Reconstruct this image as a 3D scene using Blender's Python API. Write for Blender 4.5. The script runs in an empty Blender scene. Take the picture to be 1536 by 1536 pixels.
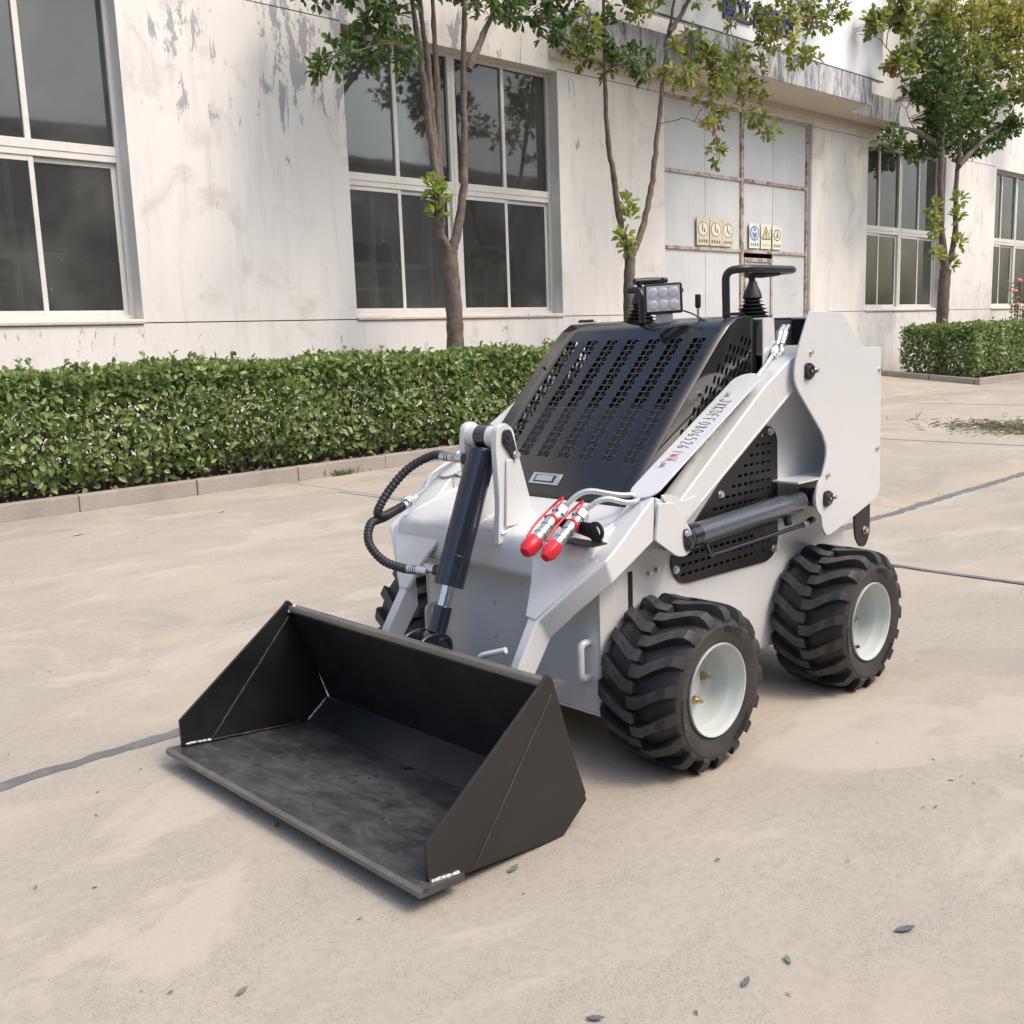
import bpy, bmesh, math, random
import numpy as np
from mathutils import Vector, Matrix
random.seed(7); rng = np.random.default_rng(7)
S = bpy.context.scene
COL = S.collection
R = math.radians

# ------------------------------------------------------------------ camera, sky, sun, exposure
cam_d = bpy.data.cameras.new('camera'); cam = bpy.data.objects.new('camera', cam_d); COL.objects.link(cam)
cam_d.sensor_width = 36.0; cam_d.lens = 36.0 * 1545 / 1536; cam_d.clip_start = 0.05; cam_d.clip_end = 600
right = Vector((0.716, -0.697, -0.035)).normalized()
fwd = Vector((0.684, 0.710, -0.167)).normalized()
up = right.cross(fwd).normalized(); right = fwd.cross(up).normalized()
cam.matrix_world = Matrix(((right.x, up.x, -fwd.x, 0), (right.y, up.y, -fwd.y, 0), (right.z, up.z, -fwd.z, 1.30), (0, 0, 0, 1)))
S.camera = cam

SUN_EL, SUN_AZ = R(53), R(-70)          # azimuth of the sun, counter-clockwise from +X
W = bpy.data.worlds.new('World'); S.world = W; W.use_nodes = True
nt = W.node_tree; nt.nodes.clear()
sky = nt.nodes.new('ShaderNodeTexSky'); sky.sky_type = 'NISHITA'; sky.sun_disc = False
sky.sun_elevation = SUN_EL; sky.sun_rotation = math.pi / 2 - SUN_AZ
sky.air_density = 1.1; sky.dust_density = 4.5; sky.ozone_density = 1.0
bg = nt.nodes.new('ShaderNodeBackground'); bg.inputs['Strength'].default_value = 0.15
wo = nt.nodes.new('ShaderNodeOutputWorld')
nt.links.new(sky.outputs[0], bg.inputs[0]); nt.links.new(bg.outputs[0], wo.inputs[0])
sun_d = bpy.data.lights.new('sun', 'SUN'); sun_d.energy = 0.62; sun_d.angle = R(11); sun_d.color = (1.0, 0.90, 0.76)
sun = bpy.data.objects.new('sun', sun_d); COL.objects.link(sun)
sd = Vector((math.cos(SUN_EL) * math.cos(SUN_AZ), math.cos(SUN_EL) * math.sin(SUN_AZ), math.sin(SUN_EL)))
sun.rotation_euler = sd.to_track_quat('Z', 'Y').to_euler(); sun.location = sd * 40
S.view_settings.view_transform = 'Standard'; S.view_settings.look = 'None'
S.view_settings.exposure = 0.91; S.view_settings.gamma = 1.0
S.cycles.max_bounces = 5; S.cycles.diffuse_bounces = 3; S.cycles.glossy_bounces = 3; S.cycles.transmission_bounces = 2; S.cycles.transparent_max_bounces = 8; S.cycles.caustics_reflective = False; S.cycles.caustics_refractive = False
S.cycles.use_denoising = True

# ------------------------------------------------------------------ helpers: objects
def tag(o, label=None, cat=None, group=None, kind=None):
    if label: o['label'] = label
    if cat: o['category'] = cat
    if group: o['group'] = group
    if kind: o['kind'] = kind
    return o
def thing(name, loc, label, cat, group=None, kind=None):
    o = bpy.data.objects.new(name, None); COL.objects.link(o); o.location = loc; o.empty_display_size = 0.1
    return tag(o, label, cat, group, kind)
def link(name, me, parent=None, mat=None):
    o = bpy.data.objects.new(name, me); COL.objects.link(o)
    if mat is not None and not me.materials: me.materials.append(mat)
    if parent is not None:
        o.parent = parent
        if parent.type == 'EMPTY': o.matrix_parent_inverse = Matrix.Translation(-Vector(parent.location))
    return o

class MB:
    def __init__(s): s.v = []; s.f = []
    def add(s, vs, fs):
        b = len(s.v); s.v += [tuple(p) for p in vs]; s.f += [tuple(b + i for i in f) for f in fs]; return s
    def box(s, x0, x1, y0, y1, z0, z1):
        v = [(x, y, z) for x in (x0, x1) for y in (y0, y1) for z in (z0, z1)]
        return s.add(v, [(0, 1, 3, 2), (4, 6, 7, 5), (0, 4, 5, 1), (2, 3, 7, 6), (0, 2, 6, 4), (1, 5, 7, 3)])
    def prism(s, poly, a, b, axis='y'):
        n = len(poly)
        def P(p, t): return (p[0], t, p[1]) if axis == 'y' else ((t, p[0], p[1]) if axis == 'x' else (p[0], p[1], t))
        v = [P(p, a) for p in poly] + [P(p, b) for p in poly]
        return s.add(v, [tuple(range(n)), tuple(range(2 * n - 1, n - 1, -1))] + [(i, (i + 1) % n, n + (i + 1) % n, n + i) for i in range(n)])
    def loft(s, secs, caps=True):
        n = len(secs[0]); v = [p for q in secs for p in q]; f = []
        for k in range(len(secs) - 1):
            for i in range(n):
                j = (i + 1) % n; f.append((k * n + i, k * n + j, (k + 1) * n + j, (k + 1) * n + i))
        if caps: f += [tuple(range(n)), tuple(range(len(v) - 1, len(v) - n - 1, -1))]
        return s.add(v, f)
    def tube(s, path, r, n=10, caps=True):
        P = [Vector(p) for p in path]; m = len(P); rs = r if isinstance(r, (list, tuple)) else [r] * m
        t0 = (P[1] - P[0]).normalized(); u = t0.orthogonal().normalized(); secs = []
        for i in range(m):
            t = ((P[min(i + 1, m - 1)] - P[i]).normalized() + (P[i] - P[max(i - 1, 0)]).normalized())
            t = t.normalized() if t.length > 1e-6 else t0
            u = (u - t * u.dot(t)); u = u.normalized() if u.length > 1e-6 else t.orthogonal().normalized()
            w = t.cross(u)
            secs.append([P[i] + (u * math.cos(2 * math.pi * k / n) + w * math.sin(2 * math.pi * k / n)) * rs[i] for k in range(n)])
        return s.loft(secs, caps)
    def lathe(s, prof, c, axis='y', n=48, closed=False):
        # prof: (radius, offset along the axis)
        secs = []
        for k in range(n):
            a = 2 * math.pi * k / n; ca, sa = math.cos(a), math.sin(a)
            for r, t in prof:
                if axis == 'y': secs.append((c[0] + r * ca, c[1] + t, c[2] + r * sa))
                elif axis == 'z': secs.append((c[0] + r * ca, c[1] + r * sa, c[2] + t))
                else: secs.append((c[0] + t, c[1] + r * ca, c[2] + r * sa))
        m = len(prof); f = []
        for k in range(n):
            k2 = (k + 1) % n
            for i in range(m if closed else m - 1):
                j = (i + 1) % m; f.append((k * m + i, k * m + j, k2 * m + j, k2 * m + i))
        return s.add(secs, f)
    def cyl(s, p, q, r, n=16): return s.tube([p, q], r, n)
    def mirror_y(s, yc):
        s.v = [(x, 2 * yc - y, z) for x, y, z in s.v]; return s
    def mesh(s, name, smooth=None, fix=True):
        me = bpy.data.meshes.new(name); me.from_pydata(s.v, [], s.f)
        if fix:
            bm = bmesh.new(); bm.from_mesh(me); bmesh.ops.recalc_face_normals(bm, faces=bm.faces); bm.to_mesh(me); bm.free()
        if smooth:
            me.shade_smooth(); me.set_sharp_from_angle(angle=R(smooth))
        me.update(); return me
    def build(s, name, mat, parent=None, smooth=35, bevel=0, seg=2, fix=True):
        o = link(name, s.mesh(name, smooth, fix), parent, mat)
        if bevel:
            m = o.modifiers.new('bevel', 'BEVEL'); m.width = bevel; m.segments = seg; m.limit_method = 'ANGLE'; m.angle_limit = R(38)
            m.harden_normals = False
        return o

def fillet(poly, r, n=5):
    out = []; m = len(poly)
    for i in range(m):
        p = Vector(poly[i]); a = Vector(poly[i - 1]); b = Vector(poly[(i + 1) % m])
        rr = r[i] if isinstance(r, (list, tuple)) else r
        da, db = (a - p), (b - p); k = min(rr, da.length * .45, db.length * .45)
        if k < 1e-4: out.append(tuple(p)); continue
        A = p + da.normalized() * k; B = p + db.normalized() * k
        for j in range(n + 1):
            t = j / n; q = A * (1 - t) ** 2 + p * 2 * t * (1 - t) + B * t * t; out.append((q.x, q.y))
    return out
def arc_path(pts, r, n=6):
    P = [Vector(p) for p in pts]; out = [P[0]]
    for i in range(1, len(P) - 1):
        a, p, b = P[i - 1], P[i], P[i + 1]; k = min(r, (a - p).length * .48, (b - p).length * .48)
        A = p + (a - p).normalized() * k; B = p + (b - p).normalized() * k
        for j in range(n + 1):
            t = j / n; out.append(A * (1 - t) ** 2 + p * 2 * t * (1 - t) + B * t * t)
    out.append(P[-1]); return out
def spline(pts, n=8):
    P = [Vector(p) for p in pts]; P = [P[0] * 2 - P[1]] + P + [P[-1] * 2 - P[-2]]; out = []
    for i in range(1, len(P) - 2):
        p0, p1, p2, p3 = P[i - 1], P[i], P[i + 1], P[i + 2]
        for j in range(n):
            t = j / n
            out.append(0.5 * ((2 * p1) + (p2 - p0) * t + (2 * p0 - 5 * p1 + 4 * p2 - p3) * t * t + (3 * p1 - p0 - 3 * p2 + p3) * t ** 3))
    out.append(P[-2]); return out
def holed_plate(name, outline, holes, thick, fn, mat, parent):
    """flat plate with real holes; fn maps (u, v, w) -> world, w in -thick/2..thick/2"""
    cu = bpy.data.curves.new(name, 'CURVE'); cu.dimensions = '2D'; cu.fill_mode = 'BOTH'; cu.extrude = thick / 2
    for pl in [outline] + holes:
        sp = cu.splines.new('POLY'); sp.points.add(len(pl) - 1)
        for i, p in enumerate(pl): sp.points[i].co = (p[0], p[1], 0, 1)
        sp.use_cyclic_u = True
    tmp = bpy.data.objects.new('tmp', cu); COL.objects.link(tmp)
    dg = bpy.context.evaluated_depsgraph_get(); dg.update()
    me = bpy.data.meshes.new_from_object(tmp.evaluated_get(dg)); bpy.data.objects.remove(tmp); bpy.data.curves.remove(cu)
    for v in me.vertices: v.co = fn(*v.co)
    me.name = name; me.materials.clear()
    bm = bmesh.new(); bm.from_mesh(me); bmesh.ops.remove_doubles(bm, verts=bm.verts, dist=1e-5); bmesh.ops.recalc_face_normals(bm, faces=bm.faces); bm.to_mesh(me); bm.free()
    return link(name, me, parent, mat)

# ------------------------------------------------------------------ helpers: materials
class NT:
    def __init__(s, name):
        s.m = bpy.data.materials.new(name); s.m.use_nodes = True; s.t = s.m.node_tree; s.t.nodes.clear()
        s.o = s.n('ShaderNodeOutputMaterial')
    def n(s, t, **k):
        nd = s.t.nodes.new(t)
        for a, b in k.items():
            if a in nd.inputs: s.set(nd, a, b)
            else: setattr(nd, a, b)
        return nd
    def set(s, nd, k, v):
        if isinstance(v, bpy.types.NodeSocket): s.t.links.new(v, nd.inputs[k])
        else:
            if isinstance(v, tuple) and len(v) == 3 and nd.inputs[k].type == 'RGBA': v = (*v, 1)
            nd.inputs[k].default_value = v
    def coord(s, scale=(1, 1, 1), rot=(0, 0, 0), loc=(0, 0, 0)):
        tc = s.n('ShaderNodeTexCoord'); mp = s.n('ShaderNodeMapping'); s.t.links.new(tc.outputs['Object'], mp.inputs[0])
        mp.inputs['Scale'].default_value = scale; mp.inputs['Rotation'].default_value = rot; mp.inputs['Location'].default_value = loc
        return mp.outputs[0]
    def noise(s, vec, scale=5, detail=4, rough=.55, dist=0):
        nd = s.n('ShaderNodeTexNoise'); s.t.links.new(vec, nd.inputs['Vector'])
        nd.inputs['Scale'].default_value = scale; nd.inputs['Detail'].default_value = detail; nd.inputs['Roughness'].default_value = rough; nd.inputs['Distortion'].default_value = dist
        return nd.outputs['Fac']
    def ramp(s, fac, stops):
        nd = s.n('ShaderNodeValToRGB'); s.t.links.new(fac, nd.inputs[0]); e = nd.color_ramp.elements
        while len(e) < len(stops): e.new(.5)
        for i, (p, c) in enumerate(stops):
            e[i].position = p; e[i].color = (c, c, c, 1) if isinstance(c, (int, float)) else (*c, 1)
        return nd.outputs[0]
    def mix(s, f, a, b, mode='MIX'):
        nd = s.n('ShaderNodeMix', data_type='RGBA', blend_type=mode)
        for k, v in ((0, f), (6, a), (7, b)):
            if isinstance(v, bpy.types.NodeSocket): s.t.links.new(v, nd.inputs[k])
            else: nd.inputs[k].default_value = (*v, 1) if isinstance(v, tuple) else v
        return nd.outputs[2]
    def math(s, op, a, b=0.0, clamp=False):
        nd = s.n('ShaderNodeMath', operation=op, use_clamp=clamp)
        for k, v in ((0, a), (1, b)):
            if isinstance(v, bpy.types.NodeSocket): s.t.links.new(v, nd.inputs[k])
            else: nd.inputs[k].default_value = v
        return nd.outputs[0]
    def xyz(s):
        tc = s.n('ShaderNodeTexCoord'); sp = s.n('ShaderNodeSeparateXYZ'); s.t.links.new(tc.outputs['Object'], sp.inputs[0]); return sp.outputs
    def rng(s, v, a, b, c=0.0, d=1.0):
        nd = s.n('ShaderNodeMapRange'); s.t.links.new(v, nd.inputs[0])
        for i, q in enumerate((a, b, c, d)): nd.inputs[i + 1].default_value = q
        nd.clamp = True; nd.interpolation_type = 'SMOOTHSTEP'; return nd.outputs[0]
    def bump(s, h, strength=.2, dist=.01, normal=None):
        nd = s.n('ShaderNodeBump'); s.t.links.new(h, nd.inputs['Height']); nd.inputs['Strength'].default_value = strength; nd.inputs['Distance'].default_value = dist
        if normal is not None: s.t.links.new(normal, nd.inputs['Normal'])
        return nd.outputs[0]
    def principled(s, **k):
        p = s.n('ShaderNodeBsdfPrincipled')
        names = dict(color='Base Color', rough='Roughness', metal='Metallic', normal='Normal', coat='Coat Weight', coat_rough='Coat Roughness', spec='Specular IOR Level')
        for a, b in k.items(): s.set(p, names[a], b)
        return p
    def out(s, sh): s.t.links.new(sh.outputs[0], s.o.inputs[0]); return s.m

def paint(name, col, rough, var=.06, bump=.03, coat=0.0, dirt=None, metal=0.0, scale=6, dirt_scale=3, dirt_amt=(.55, .75)):
    t = NT(name); c = t.coord(); nz = t.noise(c, scale, 3, .6)
    lo = tuple(max(0, x * (1 - var)) for x in col); hi = tuple(min(1, x * (1 + var)) for x in col)
    base = t.ramp(nz, [(.3, lo), (.7, hi)])
    ra = min(.08, var * .5); rg = t.rng(nz, .3, .7, max(.03, rough - ra), min(1, rough + ra))
    if dirt:
        d = t.rng(t.noise(c, dirt_scale, 4, .68, .4), dirt_amt[0], dirt_amt[1]); base = t.mix(d, base, dirt)
    fine = t.noise(t.coord((1, 1, 1)), 180, 2)
    return t.out(t.principled(color=base, rough=rg, metal=metal, coat=coat, coat_rough=.15, normal=t.bump(fine, bump, .002)))

M = {}
M['white'] = paint('white_paint', (.635, .65, .655), .28, .025, .05, .4, scale=2, dirt=(.56, .54, .50), dirt_scale=3.5, dirt_amt=(.55, 1.0))
M['hood'] = paint('hood_black', (.013, .0135, .014), .15, .15, .01, .3, scale=3)
M['black'] = paint('black_satin', (.014, .014, .015), .42, .3, .05, 0)
M['bucket_out'] = paint('bucket_black', (.020, .0185, .0175), .5, .2, .05, 0, dirt=(.035, .032, .030), dirt_scale=5, dirt_amt=(.55, .9))
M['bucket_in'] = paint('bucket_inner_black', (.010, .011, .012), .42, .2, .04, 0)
def floor_mat():
    t = NT('bucket_floor_scuffed'); a = t.coord((5, 2.2, 5)); b = t.coord()
    n1 = t.noise(a, 4.5, 6, .72, .7); n2 = t.noise(b, 4.0, 4, .65, .5); n3 = t.noise(b, 42, 3, .7)
    d = t.math('ADD', t.math('MULTIPLY', t.rng(n1, .36, .74), .45), t.math('MULTIPLY', t.rng(n2, .30, .70), .45))
    col = t.mix(d, (.020, .022, .026), (.10, .098, .092)); col = t.mix(t.rng(n3, .58, .70, 0, .4), col, (.13, .122, .11))
    col = t.mix(t.math('MULTIPLY', t.rng(n2, .62, .68), t.rng(n3, .48, .56)), col, (.008, .008, .010))
    return t.out(t.principled(color=col, rough=t.rng(d, 0, 1, .38, .62), normal=t.bump(n1, .06, .004)))
M['bucket_floor'] = floor_mat()
M['steel_edge'] = paint('worn_steel_bar', (.15, .145, .13), .42, .25, .1, 0, metal=.35, dirt=(.28, .25, .2), dirt_scale=9)
M['weld'] = paint('weld_bead', (.6, .6, .58), .35, .2, .2, metal=.7, scale=60)
M['dull_weld'] = paint('painted_weld_bead', (.05, .048, .044), .5, .2, .2, scale=60)
M['cyl'] = paint('cylinder_dark_blue', (.012, .016, .026), .16, .1, .01, .4)
M['cyl_grey'] = paint('cylinder_grey', (.075, .085, .10), .27, .03, .02, .4)
M['chrome'] = paint('chrome', (.75, .76, .77), .12, .03, .0, metal=1.0)
M['zinc'] = paint('zinc_steel', (.58, .60, .60), .33, .12, .05, metal=.85, scale=25)
M['zinc_pipe'] = paint('zinc_pipe', (.63, .65, .65), .30, .06, .02, metal=.6, scale=15)
M['brass'] = paint('brass_plated', (.55, .42, .24), .32, .15, .05, metal=.85, scale=40)
M['copper'] = paint('copper_bolt', (.62, .40, .26), .35, .15, .05, metal=.7, scale=40)
M['red'] = paint('red_plastic', (.62, .018, .035), .34, .06, .02, .1)
M['rim'] = paint('rim_pale_grey', (.50, .55, .535), .33, .03, .02, .3, scale=4)
M['hose'] = paint('hose_rubber', (.022, .023, .027), .5, .2, .1, scale=30)
M['plastic'] = paint('black_plastic', (.016, .016, .018), .38, .2, .05)
M['rubber_boot'] = paint('boot_rubber', (.018, .018, .022), .5, .2, .05)
M['ink'] = paint('marker_ink', (.02, .022, .03), .6, .1, 0); M['red_ink'] = paint('red_marker_ink', (.62, .09, .06), .6, .1, 0)
M['dark'] = paint('dark_interior', (.012, .012, .013), .7, .2, .1)
M['radiator'] = paint('radiator_core', (.09, .105, .135), .45, .2, .1, metal=.3)
M['engine'] = paint('engine_grey', (.035, .037, .04), .5, .3, .1)
def rubber():
    t = NT('tyre_rubber'); c = t.coord(); n1 = t.noise(c, 9, 6, .65); n2 = t.noise(c, 70, 4, .6)
    col = t.ramp(n1, [(.35, (.017, .0175, .019)), (.68, (.034, .033, .031))])
    col = t.mix(t.rng(n2, .66, .76, 0, .45), col, (.12, .11, .10))
    x, y, z = t.xyz(); r = t.math('SQRT', t.math('ADD', t.math('MULTIPLY', x, x), t.math('MULTIPLY', z, z)))     # dust worn onto the lug tops
    col = t.mix(t.math('MULTIPLY', t.rng(r, .2535, .2555), t.rng(n1, .30, .62, .25, .75)), col, (.085, .083, .080))
    col = t.mix(t.math('MULTIPLY', t.rng(r, .215, .205), t.rng(n1, .35, .7, .1, .5)), col, (.060, .054, .047))
    return t.out(t.principled(color=col, rough=t.rng(n1, .3, .7, .42, .62), normal=t.bump(n2, .15, .003)))
M['rubber'] = rubber()

def concrete(name, a, b, stain, bump=.35, marks=True):
    t = NT(name); c = t.coord(); big = t.noise(c, .55, 3, .6, .3); mid = t.noise(t.coord((1, 2.6, 1)), 2.4, 4, .7, .5); fine = t.noise(c, 36, 3, .75); grit = t.noise(c, 160, 1, .7)
    col = t.ramp(big, [(.32, a), (.70, b)])
    col = t.mix(t.rng(mid, .48, .74, 0, .5), col, stain)
    col = t.mix(t.rng(fine, .40, .66, 0, .26), col, tuple(x * .70 for x in stain))
    col = t.mix(t.math('MULTIPLY', t.rng(grit, .565, .66, 0, .55), t.rng(mid, .36, .62, .25, 1.0)), col, tuple(x * .50 for x in stain))
    sp = t.n('ShaderNodeTexVoronoi', feature='F1'); t.t.links.new(c, sp.inputs['Vector']); sp.inputs['Scale'].default_value = 55
    col = t.mix(t.math('MULTIPLY', t.rng(sp.outputs['Distance'], .16, .09), t.rng(fine, .56, .64, 0, .5)), col, tuple(x * .33 for x in stain))
    if marks:
        x, y, z = t.xyz(); yl = t.math('MULTIPLY', t.math('MULTIPLY', t.rng(y, 3.26, 3.30), t.rng(y, 3.62, 3.34)), t.math('MULTIPLY', t.rng(x, 5.6, 7.2), t.rng(mid, .38, .52)))
        col = t.mix(t.math('MULTIPLY', yl, .75), col, (.43, .35, .22))
        warm = t.noise(t.coord((1, 1.3, 1)), .7, 4, .6, .6); col = t.mix(t.rng(warm, .46, .66, 0, .55), col, (.47, .405, .315))
        patch = t.noise(t.coord((1, 1.6, 1), (0, 0, .5)), .9, 5, .65, .9)
        col = t.mix(t.rng(patch, .53, .62, 0, .50), col, tuple(min(1, q * 1.16) for q in b)); col = t.mix(t.rng(patch, .44, .33, 0, .35), col, tuple(q * .80 for q in stain))
    h = t.math('ADD', t.math('MULTIPLY', fine, .7), t.math('MULTIPLY', grit, .3))
    return t.out(t.principled(color=col, rough=.82, normal=t.bump(h, bump, .004)))
M['concrete'] = concrete('concrete_paving', (.375, .340, .285), (.435, .392, .328), (.345, .313, .265))
M['gutter'] = concrete('gutter_concrete', (.345, .308, .258), (.40, .355, .298), (.295, .265, .225))
M['kerb'] = concrete('kerb_concrete', (.33, .30, .262), (.40, .362, .315), (.27, .245, .215), .5, False)
M['ground'] = concrete('joint_filler', (.15, .15, .15), (.19, .188, .185), (.13, .13, .13), .3, False)
M['tar'] = paint('joint_tar', (.155, .155, .158), .75, .2, .4, dirt=(.24, .225, .2), scale=5, dirt_scale=9)
M['soil'] = paint('bed_soil', (.045, .032, .022), .95, .5, .8, dirt=(.10, .07, .05), scale=14, dirt_scale=20)

def plaster():
    t = NT('wall_plaster'); x, y, z = t.xyz(); c = t.coord()
    big = t.noise(c, .35, 3, .6); fine = t.noise(c, 26, 3, .7); st = t.noise(t.coord((1.7, 1, .16)), 2.6, 4, .7, .4)
    col = t.ramp(big, [(.3, (.70, .68, .645)), (.7, (.77, .748, .71))])
    col = t.mix(t.rng(st, .46, .78, 0, .45), col, (.43, .425, .415))
    col = t.mix(t.rng(fine, .45, .72, 0, .12), col, (.55, .52, .48))
    sm = t.noise(t.coord((.8, 1, .8), (0, .5, 0)), 1.8, 4, .62, .8)          # dirty smears
    col = t.mix(t.rng(sm, .52, .72, 0, .42), col, (.42, .385, .335))
    fl = t.noise(t.coord((2.6, 1, .75)), 2.0, 6, .74, .5)                    # flaked paint, high up and along the plinth
    up = t.math('MULTIPLY', t.rng(z, 3.3, 4.9), t.rng(x, 13.0, 8.2, .18, 1.0)); lowz = t.math('MULTIPLY', t.rng(z, 1.62, 1.5), t.rng(z, .6, 1.1))
    pl = t.math('MAXIMUM', up, t.math('MULTIPLY', lowz, .40))
    m1 = t.rng(t.math('ADD', fl, t.math('MULTIPLY', t.math('MULTIPLY', pl, t.rng(big, .36, .52)), .19)), .66, .70)
    col = t.mix(t.math('MULTIPLY', m1, .8), col, (.27, .285, .32))
    h = t.math('SUBTRACT', fine, t.math('MULTIPLY', m1, 1.5))
    return t.out(t.principled(color=col, rough=.85, normal=t.bump(h, .25, .006)))
M['plaster'] = plaster()
def weathered(name, base, dark, amt=(.45, .7)):
    t = NT(name); c = t.coord(); st = t.noise(t.coord((2.2, 2.2, .5)), 3.2, 8, .74, .6); f = t.noise(c, 40, 5, .7)
    col = t.mix(t.rng(st, *amt), base, dark); col = t.mix(t.rng(f, .5, .68, 0, .45), col, tuple(x * .6 for x in dark))
    return t.out(t.principled(color=col, rough=.85, normal=t.bump(st, .3, .01)))
M['fascia'] = weathered('canopy_fascia', (.56, .56, .56), (.17, .185, .21), (.40, .62))
M['soffit'] = weathered('canopy_soffit', (.55, .48, .40), (.36, .31, .26), (.55, .85))
M['groove_shade'] = paint('wall_groove_shade', (.12, .105, .09), .9, .2, .2)  # dark colour stands in for the shade inside the wall grooves
M['frame'] = paint('window_frame', (.66, .645, .60), .45, .05, .05, dirt=(.40, .34, .27), dirt_scale=7, dirt_amt=(.58, .9), scale=5)
M['sill'] = weathered('window_sill', (.60, .52, .44), (.38, .30, .23), (.5, .8))
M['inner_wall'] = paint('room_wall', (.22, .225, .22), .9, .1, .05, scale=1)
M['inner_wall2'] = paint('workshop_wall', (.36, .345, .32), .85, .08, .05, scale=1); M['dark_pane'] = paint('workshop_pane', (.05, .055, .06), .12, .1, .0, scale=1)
M['inner_frame'] = paint('room_frame', (.72, .74, .75), .6, .1, .0, scale=2)
def glass():
    t = NT('dusty_window_glass'); c = t.coord(); sp = t.noise(t.coord((1, 1, .8)), 75, 2, .4)
    haze = t.rng(t.noise(c, .9, 5, .6, .6), .35, .75, .09, .22)
    spots = t.math('MULTIPLY', t.rng(t.noise(t.coord((9, 9, 2.2)), 3.0, 2, .4), .765, .79), .35)
    fac = t.math('ADD', haze, spots, True)
    tr = t.n('ShaderNodeBsdfTransparent'); tr.inputs[0].default_value = (.60, .64, .62, 1)
    df = t.n('ShaderNodeBsdfDiffuse'); df.inputs[0].default_value = (.36, .37, .345, 1)
    gl = t.n('ShaderNodeBsdfGlossy'); gl.inputs['Roughness'].default_value = .035
    t.t.links.new(t.bump(t.noise(c, 1.3, 2), .02, .05), gl.inputs['Normal'])
    m1 = t.n('ShaderNodeMixShader'); t.t.links.new(fac, m1.inputs[0]); t.t.links.new(tr.outputs[0], m1.inputs[1]); t.t.links.new(df.outputs[0], m1.inputs[2])
    fr = t.n('ShaderNodeFresnel'); fr.inputs['IOR'].default_value = 1.52
    m2 = t.n('ShaderNodeMixShader'); t.t.links.new(t.math('MULTIPLY', fr.outputs[0], 1.5, True), m2.inputs[0]); t.t.links.new(m1.outputs[0], m2.inputs[1]); t.t.links.new(gl.outputs[0], m2.inputs[2])
    return t.out(m2)
M['glass'] = glass()
M['door'] = paint('door_panel', (.56, .58, .585), .5, .05, .05, dirt=(.36, .35, .33), scale=2, dirt_scale=2.2, dirt_amt=(.60, .85))
def rusty():
    t = NT('rusty_door_bar'); c = t.coord(); n1 = t.noise(c, 6, 7, .7, .6)
    col = t.ramp(n1, [(.34, (.18, .09, .055)), (.44, (.30, .21, .15)), (.52, (.46, .42, .38))])
    return t.out(t.principled(color=col, rough=.75, normal=t.bump(n1, .3, .004)))
M['rust'] = rusty()
M['sign_white'] = paint('sign_panel', (.76, .77, .80), .4, .03, .02, scale=1)
M['sign_blue'] = paint('sign_letter_blue', (.025, .035, .12), .4, .1, .02)
M['paper'] = paint('notice_cream', (.58, .54, .42), .7, .1, .05, dirt=(.40, .32, .18), dirt_scale=9)
M['paper_white'] = paint('notice_white', (.68, .68, .60), .7, .08, .05, dirt=(.42, .38, .26), dirt_scale=8)
M['n_grey'] = paint('notice_dark_print', (.08, .085, .08), .7, .1, 0); M['n_blue'] = paint('notice_blue', (.10, .25, .42), .6, .1, 0)
M['n_yellow'] = paint('notice_yellow', (.55, .51, .24), .6, .1, 0); M['n_pale'] = paint('notice_pale_print', (.70, .68, .58), .7, .05, 0)
def lens():
    t = NT('lamp_lens'); return t.out(t.principled(color=(.62, .63, .66), rough=.22, metal=.25))
M['lens'] = lens()
def leaf(name, cols, rough=.42, trans=.28):
    t = NT(name); g = t.n('ShaderNodeNewGeometry'); n = len(cols)
    col = t.ramp(g.outputs['Random Per Island'], [((i + .5) / n, c) for i, c in enumerate(cols)])
    p = t.principled(color=col, rough=rough)
    tl = t.n('ShaderNodeBsdfTranslucent'); t.t.links.new(t.mix(.5, col, tuple(min(1, x * 1.6) for x in cols[n // 2])), tl.inputs[0])
    m = t.n('ShaderNodeMixShader'); m.inputs[0].default_value = trans; t.t.links.new(p.outputs[0], m.inputs[1]); t.t.links.new(tl.outputs[0], m.inputs[2])
    return t.out(m)
M['hedge'] = leaf('hedge_leaf', [(.075, .135, .035), (.14, .225, .06), (.22, .31, .09), (.18, .265, .075), (.29, .37, .13), (.42, .47, .22), (.12, .19, .05)], .3, .32)
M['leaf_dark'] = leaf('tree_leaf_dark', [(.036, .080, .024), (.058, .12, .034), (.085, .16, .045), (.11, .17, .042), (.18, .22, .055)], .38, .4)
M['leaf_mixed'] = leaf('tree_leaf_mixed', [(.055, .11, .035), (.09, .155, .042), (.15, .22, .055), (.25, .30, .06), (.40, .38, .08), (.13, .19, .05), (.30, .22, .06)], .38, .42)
M['leaf_yellow_sunlit'] = leaf('tree_leaf_yellow_sunlit', [(.10, .165, .04), (.20, .27, .055), (.36, .39, .08), (.48, .46, .12), (.30, .25, .06), (.15, .22, .05)], .38, .45)  # yellow leaves; for the far tree's top, sunlight is put into this colour
M['leaf_fresh'] = leaf('sprout_leaf', [(.26, .36, .06), (.38, .45, .10), (.20, .30, .05), (.48, .50, .20)], .4, .45)
M['fruit'] = paint('red_seed_pod', (.22, .03, .03), .5, .3, .2)
M['pink'] = paint('rose_petal', (.72, .20, .34), .6, .2, .05)
M['dead_leaf'] = paint('dead_leaf', (.20, .14, .07), .7, .4, .2); M['dry_pale'] = paint('pale_leaf', (.42, .38, .27), .7, .2, .1); M['grey_leaf'] = paint('grey_leaf', (.13, .15, .16), .6, .2, .1)
M['green_leaf'] = paint('green_leaf', (.13, .20, .09), .6, .2, .1)
M['grass'] = leaf('cut_grass', [(.16, .18, .09), (.24, .24, .13), (.30, .28, .18), (.12, .15, .06)], .7, .2)
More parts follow.
